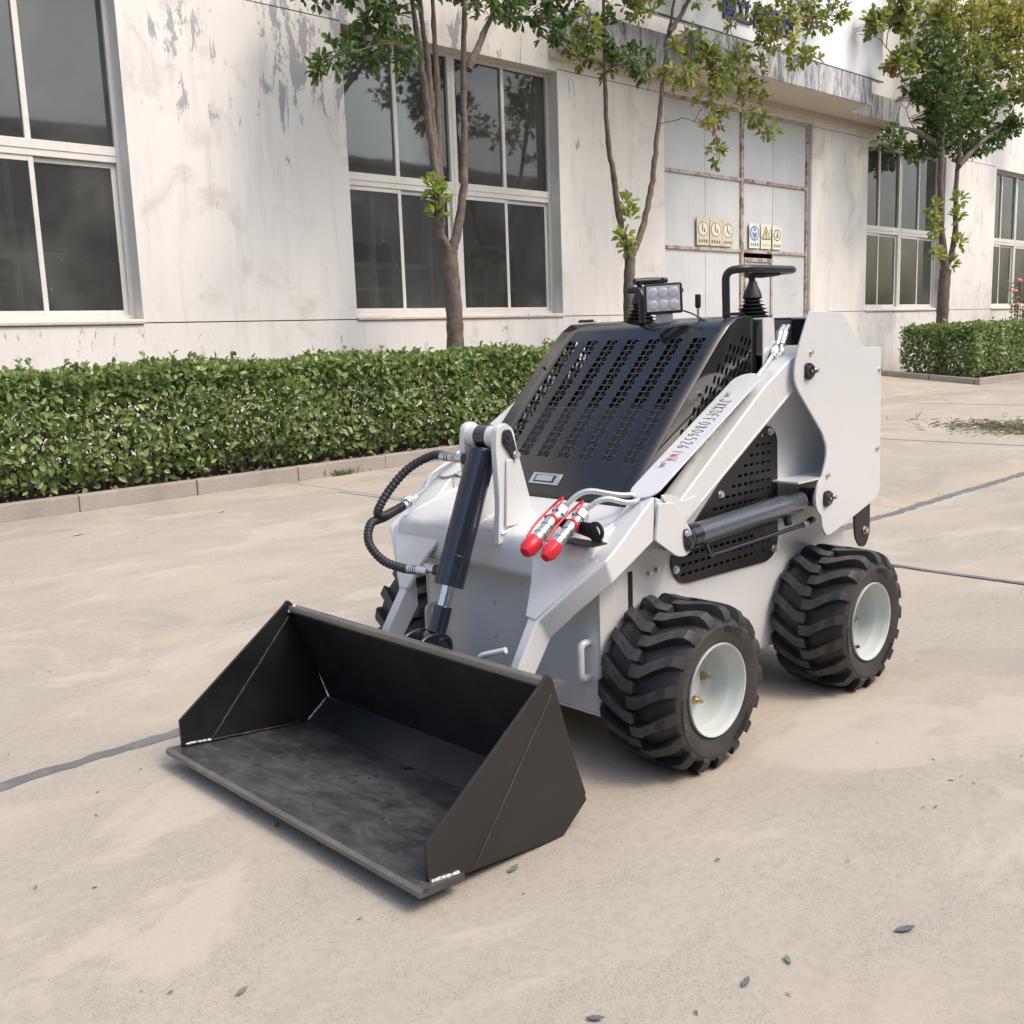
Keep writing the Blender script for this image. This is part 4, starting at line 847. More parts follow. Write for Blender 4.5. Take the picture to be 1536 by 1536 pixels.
# ---- lift arms
def arm(far):
    beam = fillet([(2.398, .818), (2.500, .781), (2.975, 1.106), (3.14, 1.195), (3.215, 1.215), (3.245, 1.19), (3.258, 1.145), (3.235, 1.105), (3.17, 1.085), (2.575, .735), (2.52, .70), (2.40, .745)], [.0, .0, .05, .03, .03, .03, .03, .03, .05, .02, .02, 0], 4)
    a = mk(MB().prism(beam, 1.872, 1.952), far).build('lift_arm', M['white'], LD, 30, .006, 3)
    mk(MB().tube([(2.62, 1.8715, .775), (3.14, 1.8715, 1.083)], .0016, 6), far).build('arm_seam', M['white'], a, 40)
    # pivot bushings
    mk(MB().tube([(3.206, 1.8535, 1.150), (3.206, 1.966, 1.150)], .048, 28), far).build('pivot_bush', M['white'], a, 30, .002)
    # front lug for the lift cylinder
    lug = fillet([(2.382, .690), (2.40, .80), (2.47, .795), (2.515, .750), (2.560, .690), (2.572, .655), (2.555, .628), (2.525, .618), (2.485, .625)], [.01, .01, .02, .02, .02, .02, .02, .02, .03], 4)
    l_ = mk(MB().prism(lug, 1.862, 1.8715), far).build('cylinder_lug', M['white'], a, 30, .0015)
    mk(MB().prism(lug, 1.9525, 1.9595), far).build('cylinder_lug', M['white'], a, 30, .0015)
    ap = fillet([(2.410, .825), (2.470, .818), (2.517, .790), (2.60, .80), (2.56, .742), (2.52, .728), (2.492, .742)], .02, 4)
    mk(MB().prism(ap, 1.8665, 1.8718), far).build('arm_gusset', M['white'], a, 30, .0015)
    if not far:
        kp = fillet([(2.515, .705), (2.535, .705), (2.566, .665), (2.566, .640), (2.535, .630), (2.518, .650)], .012, 4)
        MB().prism(kp, 1.8555, 1.8618).build('pin_keeper', M['plastic'], a, 30, .001)
        MB().lathe([(.0, -.008), (.007, -.008), (.008, -.005), (.014, -.005), (.016, 0)], (2.543, 1.8555, .657), 'y', 22).build('pin', M['cyl'], a, 30)
        panel_bolt(2.525, 1.8555, .692, .0085, 'bolt', 'zinc', 'y', .010, a)
    # knee: box section that bends inwards and down to the bucket
    S0 = [(2.392, 1.8725, .822), (2.388, 1.8725, .688), (2.40, 1.952, .688), (2.40, 1.952, .822)]
    S1 = [(2.164, 1.870, .668), (2.186, 1.866, .597), (2.20, 1.975, .590), (2.19, 2.00, .660)]
    Sx = [(2.215, 1.8705, .698), (2.24, 1.867, .622), (2.25, 1.96, .62), (2.24, 1.975, .70)]
    S2 = [(2.108, 1.960, .575), (2.138, 1.950, .512), (2.15, 2.020, .505), (2.13, 2.048, .574)]
    S3 = [(2.057, 2.045, .483), (2.112, 2.045, .418), (2.112, 2.078, .418), (2.060, 2.086, .490)]
    S4 = [(1.967, 2.045, .352), (2.037, 2.045, .318), (2.037, 2.078, .318), (1.967, 2.080, .352)]
    S5 = [(1.925, 2.045, .20), (1.985, 2.045, .16), (1.985, 2.078, .16), (1.925, 2.080, .20)]
    mk(MB().loft([S0, Sx, S1, S2, S3, S4, S5]), far).build('arm_leg', M['white'], a, 20, .006, 3)
    # gusset web between leg and cross beam
    mk(MB().loft([[(2.165, 1.90, .668), (2.165, 2.16, .668), (2.165, 2.16, .655), (2.165, 1.90, .650)], [(2.105, 1.975, .575), (2.105, 2.115, .580), (2.112, 2.115, .567), (2.112, 1.975, .560)], [(2.055, 2.052, .487), (2.055, 2.092, .493), (2.065, 2.092, .483), (2.065, 2.052, .475)]]), far).build('leg_web', M['white'], a, 30, .002)
    # strip cover over the hydraulic lines
    ln = math.hypot(2.985 - 2.375, 1.150 - .812); pts = []
    for k in range(13): t = math.pi / 2 + math.pi * k / 12; pts.append((.052 + .052 * math.cos(t), .052 * math.sin(t)))
    for k in range(13): t = -math.pi / 2 + math.pi * k / 12; pts.append((ln - .052 + .052 * math.cos(t), .052 * math.sin(t)))
    ux, uz = (2.985 - 2.375) / ln, (1.150 - .812) / ln; yc = 1.922
    v = [(2.375 + p[0] * ux + uz * -h, yc + p[1], .812 + p[0] * uz + ux * h) for h in (0, .006) for p in pts]; n = len(pts)
    c = mk(MB().add(v, [tuple(range(n)), tuple(range(2 * n - 1, n - 1, -1))] + [(i, (i + 1) % n, n + (i + 1) % n, n + i) for i in range(n)]), far).build('line_cover', M['white'], a, 30, .001)
    if far: return
    def on(p, q, h=.0068): return (2.375 + p * ux - uz * h, yc + q, .812 + p * uz + ux * h)
    for p in (.165, .562):
        w0 = Vector(on(p, .012, .006)); nrm = Vector((-uz, 0, ux)); MB().tube([w0, w0 + nrm * .004], .0095, 14).tube([w0 + nrm * .004, w0 + nrm * .010], .0065, 6).build('bolt', M['zinc'], c, 30)
    # handwriting: strokes in a 1 x 1 cell, reading down the slope
    G_ = {'J': [[(.3, 1), (.9, 1)], [(.62, 1), (.6, .25), (.45, 0), (.2, .05), (.12, .25)]], 'X': [[(.1, 1), (.85, 0)], [(.85, 1), (.1, 0)]], 'K': [[(.15, 1), (.15, 0)], [(.8, 1), (.15, .45), (.85, 0)]],
          'D': [[(.15, 0), (.15, 1), (.6, .92), (.82, .55), (.62, .1), (.15, 0)]], 'F': [[(.15, 0), (.15, 1), (.8, 1)], [(.15, .55), (.65, .55)]], '0': [[(.5, 1), (.18, .7), (.15, .3), (.45, 0), (.78, .3), (.8, .7), (.5, 1)]],
          '8': [[(.75, .85), (.45, 1), (.2, .8), (.45, .55), (.75, .3), (.5, 0), (.2, .2), (.45, .5), (.75, .85)]], '6': [[(.7, 1), (.3, .65), (.2, .25), (.45, 0), (.75, .2), (.65, .48), (.25, .35)]],
          '5': [[(.8, 1), (.3, 1), (.25, .6), (.6, .62), (.78, .3), (.5, 0), (.15, .08)]], '2': [[(.2, .8), (.45, 1), (.75, .8), (.55, .45), (.15, .02), (.85, .05)]],
          '千': [[(.25, .95), (.7, 1.0)], [(.05, .6), (.95, .65)], [(.5, .97), (.5, 0)]], 'W': [[(.05, .9), (.25, .1), (.45, .75), (.65, .1), (.95, .95)], [(.5, .35), (.95, .15)]], '从': [[(.3, 1), (.05, 0)], [(.25, .6), (.5, .1)], [(.7, 1), (.55, .05)], [(.68, .6), (.98, .05)]]}
    def write(txt, p0, step, hgt, mat, name, sw=.00085):
        m = MB(); r_ = random.Random(5)
        for k, ch in enumerate(txt):
            for st_ in G_[ch]:
                P = [on(p0 - (k + x_ * .82) * step, .020 + r_.uniform(-.001, .001) - hgt * y_ + hgt * .1, .0072) for x_, y_ in st_]
                P = [Vector(q) for q in P]; P = spline(P, 4) if len(P) > 2 else P
                for i in range(len(P) - 1):
                    d = (P[i + 1] - P[i]); s_ = d.cross(Vector((-uz, 0, ux))).normalized() * sw; e = d.normalized() * .0006; q = Vector((-uz, 0, ux)) * .0004
                    A, B = P[i] - e, P[i + 1] + e; m.add([A + s_, A - s_, B - s_, B + s_, A + s_ - q, A - s_ - q, B - s_ - q, B + s_ - q], [(0, 1, 2, 3), (4, 5, 6, 7), (0, 1, 5, 4), (2, 3, 7, 6)])
        m.build(name, M[mat], c, None, fix=False)
    write('JXKDFF0806526', .535, .0218, .044, 'ink', 'handwritten_number'); write('千W从', .246, .021, .040, 'red_ink', 'red_handwriting', .0007)
both(arm)

# cross beam between the arms, with its sloping deck
prof = fillet([(2.42, .778), (2.20, .716), (2.162, .700), (2.150, .665), (2.150, .585), (2.175, .568), (2.235, .568), (2.235, .640), (2.42, .760)], [0, .02, .03, .03, .02, .02, .01, .01, 0], 4)
cb = MB().prism(prof, 1.935, my(1.935)).build('cross_beam', M['white'], LD, 25, .003)
# ears that carry the tilt cylinder
for sy in (-1, 1):
    ear = fillet([(2.138, .668), (2.150, .80), (2.142, .975), (2.150, 1.030), (2.185, 1.045), (2.222, 1.020), (2.230, .970), (2.300, .742), (2.300, .700)], [0, .03, .03, .03, .03, .03, .03, .02, 0], 5)
    a, b = YC + sy * .062, YC + sy * .085
    e = MB().prism(ear, min(a, b), max(a, b)).build('tilt_ear', M['white'], cb, 30, .002)
    MB().tube([(2.183, YC + sy * .026, .997), (2.183, YC + sy * .0615, .997)], .036, 24).build('ear_bush', M['white'], cb, 30)
    rb_ = [(2.165, .72), (2.262, .72), (2.205, .93), (2.180, .93)]; MB().prism(rb_, YC + sy * .0855, YC + sy * .094).build('ear_rib', M['white'], cb, 30, .004)
kp = fillet([(2.172, 1.022), (2.20, 1.022), (2.212, .99), (2.228, .935), (2.212, .925), (2.165, .985)], .014, 4)
MB().prism(kp, YC - .094, YC - .0855).build('pin_keeper', M['plastic'], cb, 30, .001)
MB().lathe([(0, -.010), (.008, -.010), (.009, -.006), (.015, -.006), (.017, 0)], (2.186, YC - .094, .998), 'y', 22).build('pin', M['cyl'], cb, 30)
panel_bolt(2.217, YC - .094, .942, .010, 'bolt', 'zinc', 'y', .013, cb)

for sy in (-1, 1):
    for off_ in (.0600, .0870):
        r_ = random.Random(11); q = [(2.150 + .155 * k / 30, YC + sy * off_ + r_.uniform(-.0008, .0008), .7015 + .0445 * max(0, k - 2) / 28) for k in range(31)]
        MB().tube(q, [.0042 * r_.uniform(.75, 1.25) for _ in q], 6).build('weld_bead', M['white'], cb, 60)
    r_ = random.Random(12); q = [(2.163 + .24 * k / 40, (1.956 if sy < 0 else my(1.956)) + r_.uniform(-.001, .001), .705 + .068 * k / 40) for k in range(41)]
    MB().tube(q, [.0045 * r_.uniform(.75, 1.25) for _ in q], 6).build('weld_bead', M['white'], cb, 60)

# tilt cylinder
A = Vector((2.183, YC, .997)); B = Vector((1.932, YC, .385)); ax = (B - A).normalized(); L = (B - A).length
tc = MB().tube([A + ax * .045, A + ax * .05, A + ax * .478, A + ax * .482], [.040, .046, .046, .042], 32).build('tilt_cylinder', M['cyl'], LD, 30, .002)
MB().tube([A + Vector((0, -.0245, 0)), A + Vector((0, .0245, 0))], .038, 26).build('cylinder_eye', M['cyl'], tc, 30, .002)
MB().tube([A + ax * .385, A + ax * .482], .0475, 32).build('gland', M['cyl'], tc, 30, .001)
MB().tube([A + ax * .48, A + ax * .56], .021, 20).build('rod', M['chrome'], tc, 30)
MB().tube([A + ax * .545, A + ax * .63], .029, 20).build('rod_end', M['cyl'], tc, 30, .002)
MB().tube([B + Vector((0, -.030, 0)), B + Vector((0, .030, 0))], .038, 24).build('rod_eye', M['cyl'], tc, 30, .002)
for t, nm in ((.075, 'port'), (.435, 'port')):
    p = A + ax * t + Vector((-.01, .040, .0)); MB().tube([p, p + Vector((-.006, .022, 0))], .019, 14).build(nm, M['cyl'], tc, 30, .001)
    q = p + Vector((-.006, .022, 0)); MB().tube([q, q + Vector((-.006, .026, .002))], .015, 12).build('banjo', M['zinc'], tc, 30)
    MB().tube([q + Vector((-.006, .026, .002)), q + Vector((-.009, .038, .003))], .0165, 6).build('port_bolt', M['copper'], tc, 30)
# hoses with spiral guard
def hose(pts, name='hose'):
    p = spline(pts, 26); h = MB().tube(p, [.0130 + .0020 * (i % 4 < 2) for i in range(len(p))], 12).build(name, M['hose'], LD, 60)
    a, b = Vector(p[0]), Vector(p[-1]); da = (Vector(p[2]) - a).normalized(); db = (b - Vector(p[-3])).normalized()
    MB().tube([a - da * .035, a + da * .03], [.0125, .0150], 12).build('ferrule', M['zinc'], h, 40); MB().tube([b - db * .03, b + db * .03], [.0150, .0125], 12).build('ferrule', M['zinc'], h, 40)
    return h
hose([(2.128, 2.490, .930), (2.11, 2.545, .935), (2.06, 2.61, .895), (2.00, 2.64, .83), (1.955, 2.65, .765), (1.985, 2.66, .745), (2.05, 2.68, .752), (2.115, 2.69, .768)])
hose([(1.968, 2.485, .592), (1.945, 2.525, .597), (1.915, 2.585, .620), (1.895, 2.625, .675), (1.925, 2.65, .728), (2.00, 2.672, .738), (2.10, 2.70, .758)])
hl = MB()
for dy, dz in ((0, .012), (.024, -.004)):
    hl.tube(arc_path([(2.13, 2.69 + dy * .6, .772 + dz), (2.21, 2.715 + dy, .785 + dz), (2.30, 2.80 + dy, .82 + dz), (2.50, 2.82 + dy, .90)], .05), .0075, 10)
hl.build('steel_line', M['zinc_pipe'], LD, 50)
for dy in (0, .024): MB().tube([(2.10, 2.685 + dy * .6, .771), (2.15, 2.695 + dy * .6, .780)], .0135, 6).build('line_nut', M['zinc'], LD, 30)

# lift cylinders
def lift(far):
    a, b = Vector((2.543, 1.910, .657)), Vector((3.346, 1.910, .690)); d = (b - a).normalized()
    c = mk(MB().tube([a + d * .05, a + d * .056, a + d * .72, a + d * .735], [.034, .039, .039, .034], 30), far).build('lift_cylinder', M['cyl_grey'], LD, 30, .001)
    mk(MB().tube([a + d * .055, a + d * .10], .0405, 30), far).build('gland', M['cyl'], c, 30, .001)
    mk(MB().tube([a - d * .02, a + d * .055], .020, 18), far).build('rod', M['cyl'], c, 30)
    for p in (a, b): mk(MB().tube([p + Vector((0, -.034, 0)), p + Vector((0, .034, 0))], .034, 24), far).build('cylinder_eye', M['cyl'], c, 30, .002)
    mk(MB().tube([b + Vector((0, -.056, 0)), b + Vector((0, -.0345, 0))], [.040, .044], 26), far).build('white_bush', M['white'], c, 30, .002)
    pth = arc_path([a + d * .13 + Vector((0, -.02, -.03)), a + d * .15 + Vector((0, -.022, -.075)), a + d * .72 + Vector((0, -.022, -.085))], .03)
    mk(MB().tube(pth, .0075, 10), far).build('steel_line', M['cyl'], c, 50)
    e = a + d * .72 + Vector((0, -.022, -.085)); mk(MB().tube([e, e + d * .03], .012, 6), far).build('line_nut', M['zinc'], c, 30)
    mk(MB().tube(spline([e + d * .03, e + d * .075 + Vector((0, .01, .004)), e + d * .13 + Vector((0, .035, -.01))], 6), .012, 10), far).build('hose_tail', M['hose'], c, 50)
    mk(MB().tube([a + d * .64 + Vector((0, 0, -.03)), a + d * .64 + Vector((0, -.012, -.072))], .014, 12), far).build('port', M['plastic'], c, 30)
both(lift)

# auxiliary couplers with red caps
br = MB().prism([(2.02, .700), (2.165, .700), (2.165, .745), (2.02, .745)], 2.185, 2.191, 'x')
br = MB()
br.loft([[(2.185, 2.13, .770), (2.185, 1.93, .765), (2.191, 1.93, .765), (2.191, 2.13, .770)], [(2.185, 2.13, .752), (2.185, 1.90, .712), (2.191, 1.90, .712), (2.191, 2.13, .752)]])
br.box(2.13, 2.19, 1.885, 2.02, .7095, .7145)
bk = br.build('coupler_bracket', M['plastic'], LD, None, .002)
MB().lathe([(.018, 0), (.030, 0), (.030, .005), (.018, .005)], (2.183, 1.925, .742), 'x', 20, True).build('bracket_eye', M['plastic'], bk, 30)
for y0, dz, s in ((2.080, .004, 1.0), (2.000, 0, .92)):
    nut = Vector((2.205, y0, .779 + dz)); dr = Vector((-.150, -.012, -.085)).normalized()
    q = MB().tube([nut + dr * .015, nut + dr * .155], .0185 * s, 20); q.tube([nut + dr * .045, nut + dr * .075], .0215 * s, 20); q.tube([nut + dr * .105, nut + dr * .112], .021 * s, 20)
    cp = q.build('coupler', M['zinc'], LD, 30)
    MB().tube([nut - dr * .012, nut + dr * .016], .025, 6).build('coupler_nut', M['zinc'], cp, 25, .002)
    MB().tube([nut + dr * .135, nut + dr * .140, nut + dr * .178, nut + dr * .195], [.024 * s, .027 * s, .026 * s, .016 * s], 18 if s == 1 else 8).build('dust_cap', M['red'], cp, 40, .002)
    off = Vector((0, .022, .016)); MB().tube(spline([nut + dr * .15 + off * 1.1, nut + dr * .10 + off * 1.35, nut + dr * .02 + off * 1.25, nut - dr * .02 + Vector((0, .004, .03)), nut + dr * .03 + Vector((0, -.008, .026))], 6), .0036, 8).build('cap_strap', M['red'], cp, 60)
    MB().lathe([(.0205 * s, -.006), (.0245 * s, -.006), (.0245 * s, .006), (.0205 * s, .006)], tuple(nut + dr * .05), 'x', 20, True).build('strap_ring', M['red'], cp, 40)
    end = (2.43, 1.93 + (y0 - 2.0) * .3, .822)
    p1, p2 = (Vector((2.268, 2.045, .846)), Vector((2.345, 1.955, .822))) if s == 1 else (Vector((2.262, 1.962, .832)), Vector((2.325, 1.910, .803)))
    MB().tube(arc_path([nut - dr * .012, p1, p2, end], .04), .0085, 12).build('steel_line', M['zinc_pipe'], cp, 50)
    MB().tube([nut - dr * .03, nut - dr * .012], .0125, 12).build('line_ferrule', M['zinc'], cp, 30)

# ---- hood: bent sheet with seven perforated strips
HP = [(2.405, .770), (2.418, .790), (2.50, .877), (2.66, 1.040), (2.80, 1.175), (2.90, 1.272), (2.95, 1.313), (3.00, 1.339), (3.06, 1.346)]
acc = [0.0]
for i in range(len(HP) - 1): acc.append(acc[-1] + math.hypot(HP[i + 1][0] - HP[i][0], HP[i + 1][1] - HP[i][1]))
def hp(s):
    for i in range(len(HP) - 1):
        if s <= acc[i + 1] + 1e-9: t = (s - acc[i]) / (acc[i + 1] - acc[i]); return HP[i][0] + t * (HP[i + 1][0] - HP[i][0]), HP[i][1] + t * (HP[i + 1][1] - HP[i][1])
    return HP[-1]
S0_, S1_ = .165, .715; nr = 20; ds = (S1_ - S0_) / nr
rows = sorted(set([0, .02, .06, .11] + [S0_ + k * ds for k in range(nr + 1)] + [.74, .77] + [acc[-1]])); rows = [r_ for r_ in rows if r_ <= acc[-1]]
rows = sorted(set(round(r_, 5) for r_ in rows + [a for a in acc if a > S1_]))
yc_s = [2.645 - .095 * k for k in range(7)]; ycols = [1.990]
for c in reversed(yc_s): ycols += [c - .028, c + .028]
ycols.append(2.750)
hm = MB(); cache = {}
def hv(s, yv):
    k = (round(s, 5), round(yv, 5))
    if k not in cache: x, z = hp(s); cache[k] = len(hm.v); hm.v.append((x, yv, z))
    return cache[k]
def ringpoly(P, ins):
    cs = sum(p[0] for p in P) / len(P); cy_ = sum(p[1] for p in P) / len(P); n = len(P)
    Q = [(p[0] + (cs - p[0]) * ins, p[1] + (cy_ - p[1]) * ins) for p in P]
    for i in range(n): j = (i + 1) % n; hm.f.append((hv(*P[i]), hv(*P[j]), hv(*Q[j]), hv(*Q[i])))
for i in range(len(rows) - 1):
    a, b = rows[i], rows[i + 1]; cell = a >= S0_ - 1e-4 and b <= S1_ + 1e-4
    for j in range(len(ycols) - 1):
        c, d = ycols[j], ycols[j + 1]
        if j % 2 == 1 and cell:
            m_ = (c + d) / 2 + .002
            ringpoly([(a, m_), (b, m_), (b, d), (a, d)], .15)
            if i % 2: ringpoly([(a, c), (b, c), (b, m_)], .20); ringpoly([(a, c), (b, m_), (a, m_)], .20)
            else: ringpoly([(a, c), (b, c), (a, m_)], .20); ringpoly([(b, c), (b, m_), (a, m_)], .20)
        elif j % 2 == 1: 
            m_ = (c + d) / 2 + .002; hm.f.append((hv(a, c), hv(b, c), hv(b, m_), hv(b, d), hv(a, d), hv(a, m_)))
        else: hm.f.append((hv(a, c), hv(b, c), hv(b, d), hv(a, d)))
hood = hm.build('hood', M['hood'], LD, 30)
sm = hood.modifiers.new('thick', 'SOLIDIFY'); sm.thickness = .003; sm.offset = -1
def hood_side(far):
    out = [(x, z - .002) for x, z in HP] + [(3.085, 1.345), (3.117, 1.315), (3.119, 1.12), (2.62, .80), (2.47, .775)]; holes = []
    for j in range(9):
        for i in range(15):
            x, z = 2.50 + i * .046 + j * .023, .815 + i * .0300 + j * .036
            top = np.interp(x, [p[0] for p in HP], [p[1] for p in HP])
            lim = np.interp(x, [2.47, 2.62, 3.119], [.79, .815, 1.135])
            if z + .03 + .04 * 1.4 < top + .01 and z - .012 > lim and x < 3.098 and x > 2.50:
                n = 6; pl = []
                for k in range(n + 1): t = math.pi / 2 * 1 + math.pi * k / n; pl.append((-.009 + .0065 * math.cos(t), .0065 * math.sin(t)))
                for k in range(n + 1): t = -math.pi / 2 + math.pi * k / n; pl.append((.009 + .0065 * math.cos(t), .0065 * math.sin(t)))
                ca, sa = math.cos(1.15), math.sin(1.15); holes.append([(x + p * ca - q * sa, z + p * sa + q * ca) for p, q in pl])
    holed_plate('hood_side', out, holes, .003, (lambda u, v, w: (u, (my(1.9925) if far else 1.9925) + w, v)), M['hood'], LD)
both(hood_side)
# latch on the hood
def onhood(s, yv, h): 
    x, z = hp(s); x2, z2 = hp(s + .01); tx, tz = (x2 - x) / .01, (z2 - z) / .01; return Vector((x - tz * h, yv, z + tx * h))
def slab(s0, s1, y0, y1, h0, h1, name, mat, par, bev=.001):
    v = [onhood(s, yv, h) for s in (s0, s1) for yv in (y0, y1) for h in (h0, h1)]
    return MB().add(v, [(0, 1, 3, 2), (4, 6, 7, 5), (0, 4, 5, 1), (2, 3, 7, 6), (0, 2, 6, 4), (1, 5, 7, 3)]).build(name, M[mat], par, None, bev)
lt = slab(.055, .100, 2.312, 2.446, .0005, .004, 'hood_latch', 'zinc', LD, .0015)
slab(.063, .092, 2.335, 2.428, .0042, .0050, 'latch_recess', 'engine', lt, 0); slab(.066, .089, 2.345, 2.420, .0052, .0075, 'latch_paddle', 'zinc', lt, .0015)
for s, yv in ((.62, 2.022), (.58, 2.718), (.75, 2.022)):
    p = onhood(s, yv, .0); q = onhood(s, yv, .003); MB().tube([p, q], .005, 10).build('hood_screw', M['plastic'], LD, 30)
for yv in (2.03, 2.70):
    MB().tube([(3.035, yv - .035, 1.352), (3.035, yv + .035, 1.352)], .0055, 10).box(3.02, 3.06, yv - .03, yv + .03, 1.3475, 1.350).build('hood_hinge', M['plastic'], LD, 30)

# ---- controls on top
def grab(far):
    p = arc_path([(3.06, 2.075, 1.335), (3.055, 2.075, 1.50), (3.10, 2.02, 1.505), (3.40, 2.005, 1.505), (3.42, 2.10, 1.505)], .05, 7)
    mk(MB().tube(p, .0135, 14), far).build('grab_bar', M['plastic'], LD, 50)
grab(False)
MB().tube(arc_path([(2.985, 2.385, 1.335), (2.985, 2.385, 1.452), (2.985, 2.462, 1.456), (3.34, 2.475, 1.458)], .035, 7), .0125, 14).build('grab_bar', M['plastic'], LD, 50)
def boot(x, yv, tilt, nm):
    pr = [(.064, 0)]
    for k in range(5): r_ = .064 - k * .0065; pr += [(r_ - .014, .001 + k * .013), (r_ - .002, .0035 + k * .013), (r_, .0055 + k * .013), (r_ - .014, .0085 + k * .013)]
    pr += [(.034, .070), (.029, .088), (.018, .112), (.014, .126), (.0, .126)]
    b = MB().lathe(pr, (x, yv, 1.338), 'z', 28).build(nm, M['rubber_boot'], LD, 35)
    MB().tube([(x, yv, 1.455), (x - .003, yv + .004, 1.490)], .011, 10).build('joystick_stem', M['plastic'], b, 40)
    MB().tube([(x - .02, yv + .01, 1.487), (x + .05, yv - .01, 1.489), (x + .12, yv - .03, 1.492)], [.012, .014, .010], 12).build('joystick_grip', M['plastic'], b, 40)
boot(3.175, 2.045, 0, 'joystick_boot'); boot(3.07, 2.46, 0, 'joystick_boot')
lv = MB().tube([(3.09, 2.215, 1.336), (3.09, 2.215, 1.385)], .0045, 8).build('lever', M['zinc'], LD, 40)
MB().tube([(3.09, 2.215, 1.380), (3.09, 2.215, 1.384), (3.09, 2.215, 1.428)], [.007, .0105, .0105], 12).build('lever_knob', M['plastic'], lv, 40, .002)
# work lamp, turned towards the camera side
lc = Vector((2.935, 2.25, 1.415)); e1 = Vector((.60, -.80, .03)).normalized(); e3 = Vector((0, 0, 1)); e3 = (e3 - e1 * e3.dot(e1)).normalized(); e2 = e1.cross(e3)   # e2 points at the viewer
if e2.dot(Vector((-1, -1, 0))) < 0: e2 = -e2
def lb(a0, a1, b0, b1, c0, c1): 
    v = [lc + e1 * a + e2 * b + e3 * c for a in (a0, a1) for b in (b0, b1) for c in (c0, c1)]; return MB().add(v, [(0, 1, 3, 2), (4, 6, 7, 5), (0, 4, 5, 1), (2, 3, 7, 6), (0, 2, 6, 4), (1, 5, 7, 3)])
lamp = lb(-.066, .066, -.035, .010, -.052, .052).build('work_lamp', M['plastic'], LD, None, .008, 3)
lb(-.057, .057, .0102, .0125, -.043, .043).build('lens', M['lens'], lamp, None, .003)
for i in range(3):
    for j in range(2):
        p = lc + e1 * (-.036 + .036 * i) + e3 * (-.021 + .042 * j) + e2 * .0128; MB().tube([p, p + e2 * .002, p + e2 * .004], [.0165, .015, .006], 16).build('bulb', M['lens'], lamp, 30)
for k in range(6): lb(-.06, .06, -.047, -.0355, -.042 + k * .015, -.036 + k * .015).build('cooling_fin', M['plastic'], lamp, None)
lb(-.03, .03, -.02, -.004, -.083, -.052).build('lamp_bracket', M['zinc'], lamp, None, .002)
lb(-.006, .006, -.03, -.01, .052, .072).build('lamp_knob', M['plastic'], lamp, None, .003)
MB().tube(spline([lc + e1 * .05 - e3 * .04 - e2 * .04, lc + e1 * .09 - e3 * .055, lc + e1 * .13 - e3 * .078], 6), .003, 6).build('lamp_cable', M['plastic'], lamp, 50)

# hydraulic lines in the bay beside the hood
for k, x0 in enumerate((3.19, 3.225)):
    p = arc_path([(3.34 + k * .03, 2.02, 1.305), (3.26 + k * .03, 1.985, 1.290), (3.155 + k * .035, 1.945, 1.21), (2.99 + k * .035, 1.925, 1.122)], .04)
    MB().tube(p, .0085, 10).build('steel_line', M['zinc_pipe'], LD, 50)
    a = Vector((3.155 + k * .035, 1.945, 1.21)); d = (Vector((3.26 + k * .03, 1.985, 1.29)) - a).normalized(); MB().tube([a + d * .0, a + d * .03], .0135, 6).tube([a - d * .018, a], .011, 12).build('line_nut', M['zinc'], LD, 30)
    MB().tube([a + d * .05, a + d * .12], [.012, .0155], 12).build('line_elbow', M['zinc'], LD, 50)

# front handles, bent locking pin, rear bracket
def handle(far):
    p = arc_path([(2.246, 2.01, .385), (2.203, 2.012, .385), (2.203, 2.012, .275), (2.246, 2.01, .275)], .03)
    mk(MB().tube(p, .0115, 12), far).build('front_handle', M['white'], LD, 50)
both(handle)
MB().tube(arc_path([(1.93, 2.165, .27), (1.93, 2.165, .385), (1.955, 2.075, .415)], .02), .0095, 12).build('locking_pin', M['white'], LD, 50)
for x, yv, z in ((2.2415, 2.43, .44), (2.2415, 2.43, .33), (2.2415, 2.30, .52)): panel_bolt(x, yv, z, .008, 'bolt', 'white', 'x', .006)
def rear(far):
    pl = fillet([(3.715, .62), (3.85, .66), (3.852, .475), (3.825, .428), (3.775, .428), (3.735, .475)], [.002, .002, .02, .03, .03, .02], 4)
    b = mk(MB().prism(pl, 1.930, 1.938), far).build('tow_plate', M['bucket_out'], LD, 30, .0015)
    if not far: panel_bolt(3.805, 1.930, .495, .013, 'bolt', 'zinc', 'y', .014, b)
both(rear)

# ---- bucket
bk = MB(); yb0, yb1 = 1.750, 2.972
inner = [(1.362, .062), (1.830, .010), (1.928, .078), (1.806, .418)]; th = .008
def off(pl, d):
    out = []
    for i, p in enumerate(pl):
        a = Vector(pl[max(i - 1, 0)]); b = Vector(pl[min(i + 1, len(pl) - 1)]); t = (b - a).normalized(); out.append((p[0] - t.y * d, p[1] + t.x * d))
    return out
